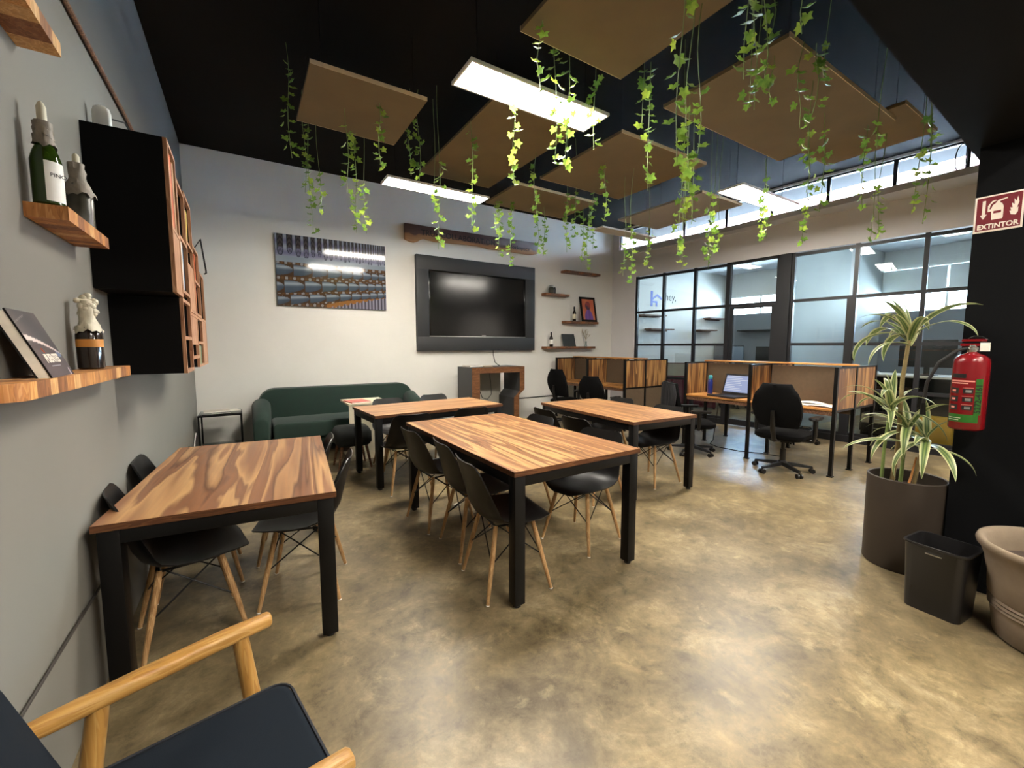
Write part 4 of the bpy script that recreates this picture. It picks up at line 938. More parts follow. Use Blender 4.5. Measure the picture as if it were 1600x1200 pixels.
for k, (mt, w_, h, lb) in enumerate(((m_tanbook, 0.042, 0.33, 'tan book, first in the top opening of the nearest cabinet'), (m_orange, 0.05, 0.35, 'orange book in the top opening of the nearest cabinet'), (m_brownbook, 0.045, 0.33, 'brown book beside the orange one in the nearest cabinet'), (m_tanbook, 0.03, 0.345, 'thin tan book right of the brown one in the nearest cabinet'))):
    upright(y, 1.99, w_, h, 0.2, mt, lb); y += w_ + 0.004
upright(2.94, 1.72, 0.05, 0.26, 0.2, m_paper, 'tall white book in the lower opening of the second cabinet'); upright(2.995, 1.72, 0.035, 0.25, 0.2, m_bluebook, 'blue-grey book behind the tall white one in the second cabinet')
upright(3.30, 2.05, 0.05, 0.20, 0.18, m_yellowbook, 'yellow book in the top opening of the third cabinet', -12)
upright(3.66, 1.64, 0.05, 0.20, 0.18, m_orange, 'red-orange book in the bottom of the fourth cabinet'); upright(3.72, 1.87, 0.05, 0.18, 0.18, m_orange, 'red-orange book on the shelf of the fourth cabinet')
for k in range(3): upright(3.67 + k * 0.055, 1.285, 0.03, 0.135, 0.16, (m_greenbook, m_tanbook, m_greenbook)[k], ('green book leaning in the lower cabinet, first of three', 'tan book leaning between two green ones', 'green book leaning in the lower cabinet, last of three')[k], -14)
for k, (yy, zz) in enumerate(((2.90, 1.284), (2.90, 1.466), (3.0, 1.284))):
    book('flat_book', ('pale book lying flat at the bottom of the lower cabinet', 'pale book lying flat on the shelf of the lower cabinet', 'second pale book lying flat at the bottom of the lower cabinet')[k], 'book', (XF - 0.11, yy + 0.06, zz), (0, 0, 0), 0.16, 0.09, 0.03, m_tanbook, None, 'books in the wall cabinets')
t = thing('router', 'white rounded router standing on top of the nearest wall cabinet', 'router', (-0.505, 2.755, 2.3855))
MB().loft([rbox_ring(0.03, 0.012, 0, 0.011), rbox_ring(0.034, 0.013, 0.01, 0.012), rbox_ring(0.034, 0.013, 0.10, 0.012), rbox_ring(0.028, 0.012, 0.122, 0.011), rbox_ring(0.012, 0.008, 0.132, 0.007)]).build('shell', m_white, t, smooth=60)
tag(MB().tube([(-0.49, 2.76, 2.47), (-0.44, 2.85, 2.50), (-0.40, 3.0, 2.42), (-0.36, 3.12, 2.306), (-0.33, 3.18, 2.304)], 0.004, 6).build('network_cable', m_rubber), 'thin dark cable arching from the router over the cabinets', 'cable')
tag(MB().tube([(-0.30, 4.0, 2.103), (-0.24, 4.05, 2.22), (-0.22, 4.1, 2.0), (-0.22, 4.12, 1.98), (-0.235, 4.2, 1.984)], 0.006, 6).build('drooping_cable', m_rubber), 'dark cable drooping over the end of the wall cabinets', 'cable')
tag(MB().tube([(XL + 0.012, -2.9, 2.80), (XL + 0.012, 0.5, 2.802), (XL + 0.012, 2.0, 2.80), (XL + 0.014, 3.4, 2.803), (XL + 0.012, 6.8, 2.80)], 0.011, 8).build('wall_pipe', m_walnut), 'thin dark pipe running along the grey wall under the ceiling', 'pipe')
tag(MB().tube([(XL + 0.01, 0.3, 0.43), (XL + 0.01, 1.6, 0.43), (XL + 0.012, 2.6, 0.425), (XL + 0.01, 4.2, 0.40), (XL + 0.01, 5.6, 0.34)], 0.005, 8).build('wall_cable', mottled('grey_cable', C(52, 48, 44), 0.6, 0.1, 10)), 'dark cable running low along the grey wall', 'cable')

# ------------------------------------------------------------------ plants, bin, extinguisher by the black post
def strap_leaf(L, wd, a0, droop, seed, fold=0.25, curl=0.0):
    """long arching leaf with cream margins: returns mesh, base at origin growing along +X"""
    rs = random.Random(seed); n = 12; m = 7; pts = []; x = z = 0.0; ang = a0
    vs = []; cols = []
    for i in range(n + 1):
        u = i / n; hw = wd * min(1, 0.45 + 3.2 * u) * (1 - max(0, (u - 0.45) / 0.55) ** 1.8) + 0.001
        tw = curl * u * u
        for k in range(m):
            s = -1 + 2 * k / (m - 1); y = s * hw * cos(fold); h = abs(s) * hw * sin(fold) * (1 - 0.5 * u)
            yy, hh = y * cos(tw) - h * sin(tw), y * sin(tw) + h * cos(tw)
            vs.append((x - sin(ang) * hh, yy, z + cos(ang) * hh))
            if abs(s) > 0.8: c = C(226, 222, 176)
            elif abs(s) > 0.5: c = C(176, 186, 128)
            elif abs(s) < 0.1: c = C(128, 146, 84)
            else: c = C(54, 84, 44)
            cols.append(c)
        ds = L / n; x += cos(ang) * ds; z += sin(ang) * ds; ang -= droop / n * (0.5 + u)
    fs = [(i * m + k, i * m + k + 1, (i + 1) * m + k + 1, (i + 1) * m + k) for i in range(n) for k in range(m - 1)]
    me = bpy.data.meshes.new('leaf'); me.from_pydata(vs, [], fs); at = me.color_attributes.new('col', 'FLOAT_COLOR', 'POINT')
    for i, c in enumerate(cols): at.data[i].color = c
    me.materials.append(m_leafv); me.shade_smooth(); return me
LEAVES = [strap_leaf(0.40 + 0.03 * (k % 3), 0.026 + 0.004 * (k % 2), radians(62 - 11 * (k % 6)), radians(75 + 22 * (k % 4)), k, curl=(-0.6 + 0.4 * (k % 4))) for k in range(12)]
LEAVES_UP = [strap_leaf(0.30, 0.022, radians(76 - 6 * k), radians(30 + 12 * k), 40 + k, curl=0.3) for k in range(3)]
PX, PY = 3.55, 0.87
t = thing('potted_dracaena', 'tall dracaena with striped leaves in a dark brown cylinder pot', 'plant', (PX, PY, 0))
pot = MB().lathe([(0.185, 0), (0.192, 0.01), (0.196, 0.575), (0.19, 0.58), (0.183, 0.575), (0.182, 0.50)], 40, capt=False).build('pot', m_brownpot, t)
MB().lathe([(0.0, 0.50), (0.09, 0.505), (0.182, 0.50)], 30, capb=False, capt=False).build('soil', m_soil, t)
rs = random.Random(21)
def cane(pts, r, mat=m_cane, name='cane'): return MB().tube([(x - PX, y - PY, z) for x, y, z in pts], r, 9).build(name, mat, t)
def head(x, y, z, n, sc, tilt0=0, seed=0, elev=0.0):
    r_ = random.Random(seed)
    for k in range(n):
        a = k * 2.399 + r_.uniform(-0.25, 0.25) + tilt0; up = k >= n - 3
        me = LEAVES_UP[k % 3] if up else LEAVES[r_.randrange(12)]
        if x + 0.40 * cos(a) > 3.46 and y + 0.40 * sin(a) < 0.72: a = -a if y + 0.40 * sin(-a) > 0.72 else pi - a
        q = link('leaf', me, t, (x - PX, y - PY, z - 0.10 * sc * (1 - k / n)), (0, -radians(elev + r_.uniform(-10, 12)), a)); f = sc * r_.uniform(0.8, 1.12); q.scale = (f, f, f)
cane([(3.50, 0.93, 0.48), (3.45, 0.90, 0.80), (3.455, 0.905, 1.20), (3.45, 0.885, 1.50)], [0.013, 0.012, 0.011, 0.010]); head(3.45, 0.885, 1.50, 17, 0.92, 0.3, 1)
cane([(3.46, 0.97, 0.48), (3.45, 0.965, 0.75), (3.45, 0.95, 1.04)], [0.010, 0.009, 0.007], m_stem); head(3.45, 0.948, 1.05, 13, 0.80, 1.2, 2)
cane([(3.50, 0.83, 0.48), (3.47, 0.80, 0.70), (3.45, 0.775, 0.86)], [0.011, 0.01, 0.008]); head(3.45, 0.77, 0.87, 16, 0.85, 2.2, 3, -12)
cane([(3.55, 0.90, 0.48), (3.53, 0.89, 0.70), (3.52, 0.875, 0.92)], [0.011, 0.01, 0.008], m_stem); head(3.52, 0.875, 0.92, 14, 0.75, 0.7, 4)
cane([(3.42, 0.84, 0.49), (3.47, 0.83, 0.60), (3.50, 0.82, 0.72)], [0.006, 0.006, 0.005], m_straw, 'dry_stem')
# black bin
t = thing('waste_bin', 'small black plastic waste bin beside the brown pot', 'bin', (3.085, 0.59, 0), radians(-6))
o_ = lambda hx, hy, z, r: rbox_ring(hx, hy, z, r, 5)
MB().loft([o_(0.102, 0.112, 0.0, 0.035), o_(0.115, 0.125, 0.35, 0.04), o_(0.121, 0.131, 0.355, 0.042), o_(0.121, 0.131, 0.365, 0.042), o_(0.111, 0.121, 0.365, 0.038), o_(0.109, 0.119, 0.33, 0.038), o_(0.099, 0.109, 0.02, 0.033)]).build('bin_body', m_bin, t, smooth=50)
MB().box(-0.1165, -0.1135, -0.035, 0.03, 0.322, 0.327).build('rim_mark', m_silver, t, smooth=0)
# terracotta pot
t = thing('terracotta_pot', 'large weathered terracotta pot with grooved bands, cut by the picture edge', 'plant', (3.14, 0.185, 0))
MB().lathe([(0.20, 0), (0.215, 0.012), (0.230, 0.12), (0.232, 0.143), (0.241, 0.15), (0.233, 0.157), (0.243, 0.168), (0.235, 0.177), (0.245, 0.188), (0.237, 0.197), (0.246, 0.210), (0.252, 0.30), (0.266, 0.38), (0.282, 0.425), (0.296, 0.44), (0.300, 0.455), (0.295, 0.47), (0.280, 0.472), (0.262, 0.455), (0.250, 0.40), (0.245, 0.36)], 56, capt=False).build('pot', m_terra, t, smooth=70)
MB().lathe([(0.0, 0.36), (0.12, 0.37), (0.246, 0.36)], 30, capb=False, capt=False).build('soil', m_soil, t)
for k, (x, y, dx, dy) in enumerate(((-0.02, 0.035, 0.06, -0.10), (0.05, -0.05, 0.12, -0.25), (-0.05, -0.08, -0.02, -0.30))):
    MB().tube([(x, y, 0.36), (x + dx * 0.2, y + dy * 0.2, 0.55), (x + dx, y + dy, 0.95)], [0.011, 0.009, 0.006], 8).build('stem', m_ivy if k == 0 else m_stem, t)
for k in range(9):
    q = link('leaf', LEAVES[k], t, (0.05 + 0.01 * k, -0.14 - 0.012 * k, 0.62 + 0.035 * k), (0, -radians(10), radians(-90 + 14 * (k - 4)))); q.scale = (0.7, 0.7, 0.7)
# fire extinguisher
EX, EY = 3.395, 0.605
t = thing('fire_extinguisher', 'red fire extinguisher with a green band hanging on the black post', 'extinguisher', (EX, EY, 0.945))
R_ = 0.072
MB().lathe([(R_ * 0.9, 0), (R_, 0.012), (R_, 0.372), (R_ * 0.95, 0.392), (R_ * 0.80, 0.408), (R_ * 0.5, 0.420), (0.024, 0.426), (0.022, 0.43)], 36).build('cylinder', m_red, t, smooth=60)
MB().lathe([(0.020, 0.43), (0.022, 0.435), (0.022, 0.455), (0.016, 0.46), (0.016, 0.47)], 16).build('valve', m_chrome, t)
dirc = Vector((-cos(0.17), -sin(0.17), 0)); side = Vector((sin(0.17), -cos(0.17), 0))    # towards the viewer side, and along the post face
hd = MB().box(-0.05, 0.062, -0.012, 0.012, 0, 0.016).box(-0.046, 0.05, -0.011, 0.011, 0.026, 0.040).build('handle', m_red, t, (0, 0, 0.462), (0, 0, radians(-90)), bevel=0.005)
MB().box(0.028, 0.062, -0.014, 0.014, -0.02, 0.026).build('inspection_tag', m_paper, t, (0, 0, 0.455), (0, 0, radians(-90)), smooth=0)
MB().tube([(-0.02, 0, 0.502), (0.0, 0, 0.515), (0.03, 0, 0.512), (0.05, 0, 0.497)], 0.005, 8).build('safety_pin', m_black, t, (0, 0, 0.0), (0, 0, radians(-90)))
MB().tube([(0, 0.02, 0.452), (-0.02, 0.055, 0.44), (-0.045, 0.12, 0.37), (-0.04, 0.165, 0.25), (-0.025, 0.175, 0.12)], [0.008, 0.0085, 0.0085, 0.0085, 0.0085], 10).build('hose', m_rubber, t)
MB().tube([(-0.025, 0.175, 0.13), (-0.022, 0.176, 0.06)], [0.010, 0.015], 10).build('nozzle', m_black, t)
MB().box(R_ * 0.7, 0.1045, -0.02, 0.02, 0.24, 0.30).box(R_ * 0.3, 0.1045, -0.012, 0.012, 0.428, 0.44).build('wall_bracket', m_black, t, smooth=0)
def patch(name, mat, a0, a1, z0, z1, e, parent=t, n=8, round_=None):
    b = MB(); vs = []
    for z in (z0, z1):
        for k in range(n + 1):
            a = radians(a0 + (a1 - a0) * k / n); vs.append(((R_ + e) * cos(a), (R_ + e) * sin(a), z))
    return b.add(vs, [(k, k + 1, n + 2 + k, n + 1 + k) for k in range(n)]).build(name, mat, parent, smooth=60)
patch('label_band', m_label_green, 118, 226, 0.045, 0.088, 0.0006); patch('label_band', m_label_green, 209, 233, 0.088, 0.285, 0.0006)
for k in range(3):
    z = 0.125 + k * 0.046
    patch('pictogram', m_label_dark, 124, 158, z - 0.014, z + 0.016, 0.0006); patch('pictogram', m_label_dark, 172, 203, z - 0.012, z + 0.012, 0.0006)
    patch('pictogram_mark', m_silver, 180, 198, z - 0.007, z + 0.007, 0.001); patch('pictogram_mark', m_label_pink, 132, 148, z - 0.004, z + 0.006, 0.001)
    patch('label_line', m_label_pink, 170, 204, z + 0.0165, z + 0.0185, 0.0006)
patch('label_line', m_label_pink, 122, 206, 0.268, 0.276, 0.0006); patch('label_line', m_label_pink, 122, 186, 0.257, 0.263, 0.0006); patch('label_line', m_signwhite, 122, 172, 0.066, 0.069, 0.001); patch('label_line', m_signwhite, 122, 166, 0.055, 0.058, 0.001)
patch('label_title', m_label_dark, 126, 178, 0.288, 0.312, 0.0006)
a = radians(221); n = Vector((cos(a), sin(a), 0)); tx = Vector((0, 0, 1)); ty = n.cross(tx)
o = text('5272-4161', 0.038, m_label_dark, t, (0, 0, 0), extrude=0.0002, sx=0.92, bold=0.0008)
mt = Matrix((tx, ty, n)).transposed().to_4x4(); p0 = n * (R_ + 0.0022) + Vector((0, 0, 0.097)) - ty * 0.011
o.matrix_local = Matrix.Translation(p0) @ mt @ Matrix.Diagonal((0.98, 1, 1, 1))
# sign on the post
t = thing('extinguisher_sign', 'red and white extinguisher sign on the black post', 'sign', (3.4995, 0.578, 2.035)); t.rotation_euler = (0, 0, radians(-90))
MB().box(-0.09, 0.09, -0.004, 0, 0, 0.195).build('plate', m_signwhite, t, bevel=0.001)
MB().box(-0.082, 0.082, -0.0048, -0.0042, 0.010, 0.187).build('red_field', m_signred, t, smooth=0)
text('EXTINTOR', 0.036, m_signwhite, t, (0.0, -0.0052, 0.018), (radians(90), 0, 0), ax='CENTER', sx=0.86, extrude=0.0003, bold=0.0012)
MB().prism([(-0.061, 0.135), (-0.061, 0.170), (-0.049, 0.170), (-0.049, 0.095), (-0.042, 0.095), (-0.055, 0.070), (-0.068, 0.095), (-0.061, 0.095)], -0.0056, -0.0049).build('arrow_mark', m_signwhite, t, smooth=0)
MB().prism([(-0.024, 0.062), (0.016, 0.062), (0.018, 0.070), (0.018, 0.125), (0.012, 0.142), (0.004, 0.148), (0.004, 0.156), (0.030, 0.164), (0.030, 0.170), (-0.004, 0.163), (-0.012, 0.148), (-0.022, 0.140), (-0.028, 0.120), (-0.034, 0.120), (-0.030, 0.145), (-0.018, 0.158), (-0.010, 0.160), (-0.012, 0.166), (-0.026, 0.162), (-0.040, 0.140), (-0.040, 0.108), (-0.026, 0.108)], -0.0056, -0.0049).build('extinguisher_mark', m_signwhite, t, smooth=0)
MB().box(-0.018, 0.010, -0.0060, -0.0057, 0.095, 0.108).build('extinguisher_band', m_signred, t, smooth=0)
MB().prism([(0.046, 0.075), (0.062, 0.070), (0.070, 0.085), (0.070, 0.110), (0.064, 0.100), (0.072, 0.135), (0.066, 0.165), (0.062, 0.140), (0.054, 0.155), (0.056, 0.125), (0.046, 0.135), (0.050, 0.108), (0.042, 0.112), (0.046, 0.094), (0.040, 0.094)], -0.0056, -0.0049).build('flame_mark', m_signwhite, t, smooth=0)

# ------------------------------------------------------------------ armchair in the near corner
t = thing('armchair', 'low lounge chair with honey wooden arms and a slate blue seat, in the near corner', 'armchair', (-0.125, 1.125, 0), radians(11))
sq = []
for z, g in ((0.325, 0.025), (0.335, 0.006), (0.365, 0.0), (0.375, 0.004), (0.381, 0.02)):
    sq.append(rbox_ring(0.25 - g, 0.265 - g, z, 0.05, 5, -0.01, -0.02))
sc_ = MB().loft(sq).build('seat_cushion', m_navy, t, smooth=70)
pr = rbox_ring(0.252, 0.267, 0.372, 0.05, 5, -0.01, -0.02); MB().tube(pr + [pr[0]], 0.0045, 6, False).build('piping', mottled('dark_piping', C(24, 28, 36), 0.8, 0.1, 20), sc_, smooth=60)
rings = []
for k in range(9):
    u = k / 8; hw = 0.255 - 0.04 * max(0, u - 0.75) / 0.25; th = 0.055 * (1 if 0 < k < 8 else 0.4)
    x = -0.235 - 0.13 * u; z = 0.36 + 0.42 * u; ring = []
    for q in rbox_ring(th / 2, hw, 0, min(0.02, th / 2.2), 3, 0, -0.02): ring.append((x + q[0], q[1], z))
    rings.append(ring)
MB().loft(rings).build('backrest', m_navy, t, smooth=70)
def arm(sy, y0, y1):
    rings = []
    for x, f, z, hw, hh in ((0.222, 0.0, 0.545, 0.018, 0.014), (0.215, 0.01, 0.545, 0.023, 0.019), (0.10, 0.2, 0.545, 0.026, 0.021), (-0.10, 0.55, 0.540, 0.026, 0.021), (-0.25, 0.85, 0.534, 0.024, 0.019), (-0.37, 1.0, 0.528, 0.018, 0.012)):
        y = sy * (y0 + (y1 - y0) * f); rings.append([(x, y + q[0], z + q[1]) for q in rbox_ring(hw, hh, 0, hh * 0.7, 3)])
    ao = MB().loft(rings).build('armrest', m_arm, t, smooth=50)
    for xa, fa, xb in ((0.135, 0.15, 0.185), (-0.17, 0.68, -0.24)):
        ya = sy * (y0 + (y1 - y0) * fa); MB().tube([(xa, ya, 0.535), (xa + (xb - xa) * 0.5, ya * 0.985, 0.30), (xb, ya * 0.99, 0.0)], [0.022, 0.024, 0.015], 12).build('leg', m_arm_leg, t)
arm(1, 0.325, 0.262); arm(-1, 0.305, 0.275)
for x in (0.12, -0.17): MB().box(x - 0.015, x + 0.015, -0.285, 0.285, 0.285, 0.325).build('cross_rail', m_arm, t, bevel=0.004)

# ------------------------------------------------------------------ hanging ivy
def ivy_leaf(seed):
    r_ = random.Random(seed); out = [(0, 0.0), (0.010, -0.012), (0.027, -0.010), (0.021, 0.006), (0.034, 0.024), (0.016, 0.026), (0.0, 0.052), (-0.016, 0.026), (-0.034, 0.024), (-0.021, 0.006), (-0.027, -0.010), (-0.010, -0.012)]
    vs = [(0, 0.012, 0.006)] + [(x * r_.uniform(0.9, 1.1), y * r_.uniform(0.92, 1.08), -0.16 * abs(x) - 2.5 * max(0, y - 0.02) ** 2 * 4) for x, y in out]
    fs = [(0, 1 + k, 1 + (k + 1) % 12) for k in range(12)]
    me = bpy.data.meshes.new('leaf'); me.from_pydata(vs, [], fs); me.materials.append(m_ivy); me.shade_smooth(); return me
IVY = [ivy_leaf(k) for k in range(4)]
VINES = [(0.49, 4.14, 3.77, 3.0), (0.63, 4.71, 3.62, 2.53), (0.71, 4.68, 3.12, 2.75), (0.6, 4.78, 3.37, 2.94), (0.82, 3.9, 3.27, 2.72), (0.96, 4.26, 3.4, 2.48), (1.11, 4.53, 3.03, 2.56), (1.03, 3.66, 3.62, 2.87), (1.48, 4.23, 3.65, 3.1), (1.56, 4.18, 3.64, 3.04), (1.7, 4.02, 3.2, 2.37), (1.76, 4.27, 3.07, 2.81), (1.84, 3.58, 3.35, 2.47), (1.68, 2.62, 3.09, 2.55), (1.55, 2.14, 3.31, 2.89), (1.87, 2.4, 3.41, 2.66), (1.94, 2.35, 3.32, 2.62), (2.32, 2.49, 3.44, 2.89), (2.87, 4.84, 3.39, 2.58), (3.0, 4.75, 3.46, 2.46), (2.85, 4.88, 3.4, 2.87), (2.69, 3.78, 3.33, 2.71), (3.48, 4.82, 3.16, 2.65), (3.55, 4.77, 3.16, 2.65), (3.42, 4.13, 3.28, 2.56), (3.52, 4.09, 3.29, 2.75), (3.91, 4.29, 3.22, 2.43), (3.69, 3.97, 3.28, 2.6), (3.25, 3.31, 3.29, 2.71), (3.86, 4.33, 3.18, 2.52), (2.4, 2.04, 3.27, 2.47), (2.64, 2.31, 3.47, 3.06), (1.87, 1.41, 3.07, 2.33), (2.17, 1.57, 2.87, 2.28), (2.23, 1.55, 2.84, 2.43), (3.19, 2.35, 2.96, 2.23), (2.88, 2.08, 2.85, 2.33), (3.1, 2.18, 2.79, 2.39), (1.97, 1.14, 2.94, 2.62), (2.11, 1.18, 3.03, 2.77), (2.14, 1.15, 2.85, 2.65), (2.41, 1.26, 3.19, 2.99), (2.31, 1.07, 3.03, 2.88), (2.7, 1.53, 3.09, 2.87), (2.74, 1.51, 3.09, 2.87), (2.93, 1.52, 3.18, 2.97), (2.95, 1.36, 3.12, 2.75), (3.04, 1.31, 3.25, 2.83), (3.11, 1.29, 3.25, 3.03), (3.45, 1.51, 3.03, 2.68), (3.98, 1.63, 3.13, 2.49), (4.41, 2.31, 3.05, 2.46), (4.65, 2.4, 2.87, 2.53), (4.13, 1.8, 3.09, 2.72), (4.31, 1.88, 2.83, 2.33), (4.51, 1.54, 3.29, 2.56), (4.82, 1.56, 2.78, 2.36), (3.88, 1.25, 2.99, 2.82), (4.87, 1.53, 2.84, 2.39), (4.39, 1.11, 3.12, 2.33), (4.49, 1.18, 2.94, 2.46), (4.2, 1.05, 2.99, 2.77), (3.94, 2.57, 2.92, 2.18), (4.17, 2.68, 2.8, 2.35), (4.23, 2.65, 2.67, 2.41), (3.6, 3.26, 2.72, 2.11), (3.7, 3.45, 2.57, 2.21), (4.09, 3.44, 2.77, 2.32), (3.9, 2.84, 2.54, 2.21)]
rv = random.Random(77)

VL = ['dark ivy strand at the far left edge of the small tan panel', 'ivy strand hanging over the top of the machine picture, the lowest there', 'short dark ivy strand just left of the machine picture top', 'sparse ivy strand at far left where the black ceiling meets the white wall', 'bright ivy strand below the near edge of the small tan panel', 'long ivy strand ending above the right half of the machine picture', 'pale ivy strand above the right corner of the machine picture', 'ivy strand in front of the middle of the small tan panel', 'short ivy strand just left of the back lamp end, left of a pair', 'short ivy strand just left of the back lamp end, right of a pair', 'bright ivy strand crossing the back lamp and reaching the sign board', 'short ivy strand crossing the middle of the back lamp', 'single ivy strand between the back lamp and the near lamp, ending over the sign', 'bright ivy strand hanging just left below the near lamp', 'ivy strand rising above the near lamp middle', 'bright ivy strand crossing the near lamp, left of two', 'bright ivy strand crossing the near lamp, right of two', 'ivy strand at the right end of the near lamp', 'small dark ivy strand above the television, left of three', 'small dark ivy strand above the television, reaching down to the frame', 'small dark ivy strand above the television, shortest of three', 'ivy strand with pale leaves before the long tan panel end', 'tiny dark ivy strand right above the sign board end, left of a pair', 'tiny dark ivy strand right above the sign board end, right of a pair', 'ivy strand hanging before the sign-side tan panel, left part', 'shorter ivy strand hanging before the sign-side tan panel, middle', 'ivy strand above the empty small shelf, the lowest of its cluster', 'ivy strand above the empty small shelf, next to the lowest', 'ivy strand before the square middle panel near corner', 'tiny ivy strand above the jar shelf', 'long ivy strand at the left of the big-leaved cluster', 'short ivy strand left behind the big-leaved cluster', 'big-leaved bright ivy strand hanging from the nearest panel edge', 'ivy strand right of the big-leaved one, thin and long', 'ivy strand right of the big-leaved one, shorter', 'long thin ivy strand in front of the square panel right edge, reaching the strip window', 'ivy strand in front of the square panel right corner, thin', 'short ivy strand in front of the square panel right corner', 'big-leaved ivy strand at the top edge of the picture, longest of its bunch', 'big-leaved ivy strand at the top edge of the picture, second', 'ivy strand with a few leaves under the top bunch', 'ivy strand at the top edge of the picture, third and darker', 'ivy strand at the top edge of the picture over the pale slanting edge', 'ivy strand before the long right panel, upper left', 'ivy strand before the long right panel, next to the upper left one', 'ivy strand before the long right panel, small and high', 'ivy strand before the long right panel, centre', 'ivy strand crossing the pale slanting panel edge', 'short ivy strand beside the pale slanting panel edge', 'ivy strand hanging below the long right panel, left', 'ivy strand hanging below the long right panel, right', 'ivy strand crossing the right lamp', 'short ivy strand under the right lamp', 'ivy strand just above the strip window sill, centre', 'thick-looking ivy strand before the strip window centre, hanging below the sill', 'ivy strand before the strip window, dark against the light', 'bright ivy strand below the strip window sill, right of centre', 'short ivy strand near the end of the pale slanting edge', 'ivy strand below the strip window sill, beside the brightest one', 'ivy strand at the right end of the strip window, longest', 'ivy strand at the right end of the strip window, middle', 'short ivy strand at the right end of the strip window by the black beam', 'ivy strand left of the right lamp, over the glass partition top', 'ivy strand left of the right lamp, middle one', 'ivy strand left of the right lamp, shortest one', 'pale blurred ivy strand at the far corner by the small shelves', 'second pale ivy strand at the far corner by the white wall', 'ivy strand over the first glass pane of the partition', 'ivy strand over the third glass pane of the partition']
for i, (x, y, zt, zb) in enumerate(VINES):
    ceil_z = HC
    for (a, b_, c, d_, z) in PANELS + [q[:5] for q in LAMPS]:
        if a - 0.07 < x < b_ + 0.07 and c - 0.07 < y < d_ + 0.07 and zb < z - 0.15:
            if a < x < b_ and c < y < d_ or zt <= z + 0.05: ceil_z = min(ceil_z, z)
            else:
                dx, dy = min((x - (a - 0.075), (a - 0.075, y)), ((b_ + 0.075) - x, (b_ + 0.075, y)), (y - (c - 0.075), (x, c - 0.075)), ((d_ + 0.075) - y, (x, d_ + 0.075)), key=lambda q: abs(q[0]))[1]
                x, y = dx, dy
    if ceil_z < HC: zt = min(zt, ceil_z - 0.02)
    t = thing('ivy_strand', VL[i], 'hanging ivy', (x, y, ceil_z - (0.001 if ceil_z < HC else 0)), 0, 'ivy strands hanging from the ceiling')
    L = ceil_z - zb; n = max(4, int(L / 0.12)); pts = []
    for k in range(n + 1):
        u = k / n; pts.append((0.012 * sin(i + 7 * u), 0.012 * cos(2 * i + 6 * u), -L * u if k else 0.0))
    MB().tube(pts, [0.0025] * (n + 1), 5).build('stem', m_stem, t)
    z = zt - ceil_z; k = 0
    def at(zz):
        u = min(1, max(0, -zz / L)); return 0.012 * sin(i + 7 * u), 0.012 * cos(2 * i + 6 * u)
    while z > -L + 0.02 and k < 60:
        sx_, sy_ = at(z); a = rv.choice((0, pi)) + rv.uniform(-0.9, 0.9) + 2.6 * (i % 3); rr = rv.uniform(0.012, 0.04)
        o = link('leaf', IVY[rv.randrange(4)], t, (sx_ + rr * cos(a), sy_ + rr * sin(a), z - 0.01), (radians(rv.uniform(-150, -105)), radians(rv.uniform(-25, 25)), rv.uniform(-0.9, 0.9) + radians(-32) + rv.choice((0, 0, pi))))
        f = rv.uniform(0.75, 1.2); o.scale = (f, f, f); z -= rv.uniform(0.030, 0.058); k += 1

# ------------------------------------------------------------------ inside the offices
def small_wall_shelf(x0, x1, z, label):
    t = thing('office_shelf', label, 'shelf', ((x0 + x1) / 2, YB, z), 0, 'thin dark shelves inside the office')
    MB().box(-(x1 - x0) / 2, (x1 - x0) / 2, -0.2, -0.0005, 0, 0.03).build('board', m_walnut, t, smooth=0)
    MB().box(-(x1 - x0) / 2 + 0.05, (x1 - x0) / 2 - 0.05, -0.03, -0.0005, -0.03, -0.0005).build('batten', m_walnut, t, smooth=0)
small_wall_shelf(7.80, 8.60, 2.12, 'thin dark shelf on the white office wall, upper left'); small_wall_shelf(8.05, 8.90, 1.80, 'thin dark shelf on the white office wall, lower left')
small_wall_shelf(10.35, 11.1, 2.13, 'thin dark shelf on the white office wall, upper right'); small_wall_shelf(9.95, 10.7, 1.81, 'thin dark shelf on the white office wall, lower right')
t = thing('office_shelf', 'thin dark shelf on the grey office wall under the window', 'shelf', (XO, 5.95, 1.80)); MB().box(-0.2, -0.0005, -0.4, 0.4, 0, 0.03).build('board', m_black, t, smooth=0)
t = thing('wall_logo', 'blue house logo with dark lettering on the white office wall', 'logo', (8.24, YB - 0.001, 2.36))
MB().box(0, 0.075, -0.004, -0.0005, 0.0, 0.36).build('logo_stem', m_blue_logo, t, smooth=0)
MB().prism([(0.075, 0.205), (0.235, 0.30), (0.40, 0.215), (0.40, 0.165), (0.235, 0.25), (0.075, 0.155)], -0.004, -0.0005).build('logo_roof', m_blue_logo, t, smooth=0)
MB().box(0.19, 0.245, -0.004, -0.0005, 0.0, 0.13).box(0.075, 0.19, -0.004, -0.0005, 0.09, 0.13).build('logo_door', m_blue_logo, t, smooth=0)
text('hey,', 0.26, m_ink, t, (0.53, -0.002, 0.17), (radians(90), 0, 0)); text('home', 0.24, m_white, t, (0.53, -0.002, -0.03), (radians(90), 0, 0), bold=0.004)
t = thing('desk', 'maroon reception desk with a beige screen, seen between the two carrel rows', 'desk', (8.35, 6.02, 0), radians(36))
MB().box(-0.06, 0.5, -0.75, 0.75, 0.72, 0.745).build('desktop', m_maroon, t, smooth=0); MB().box(-0.06, -0.03, -0.75, 0.75, 0.05, 0.72).build('front_panel', m_maroon, t, smooth=0)
for s in (-0.74, 0.71): MB().box(-0.03, 0.5, s, s + 0.03, 0, 0.72).build('side_panel', m_maroon, t, smooth=0)
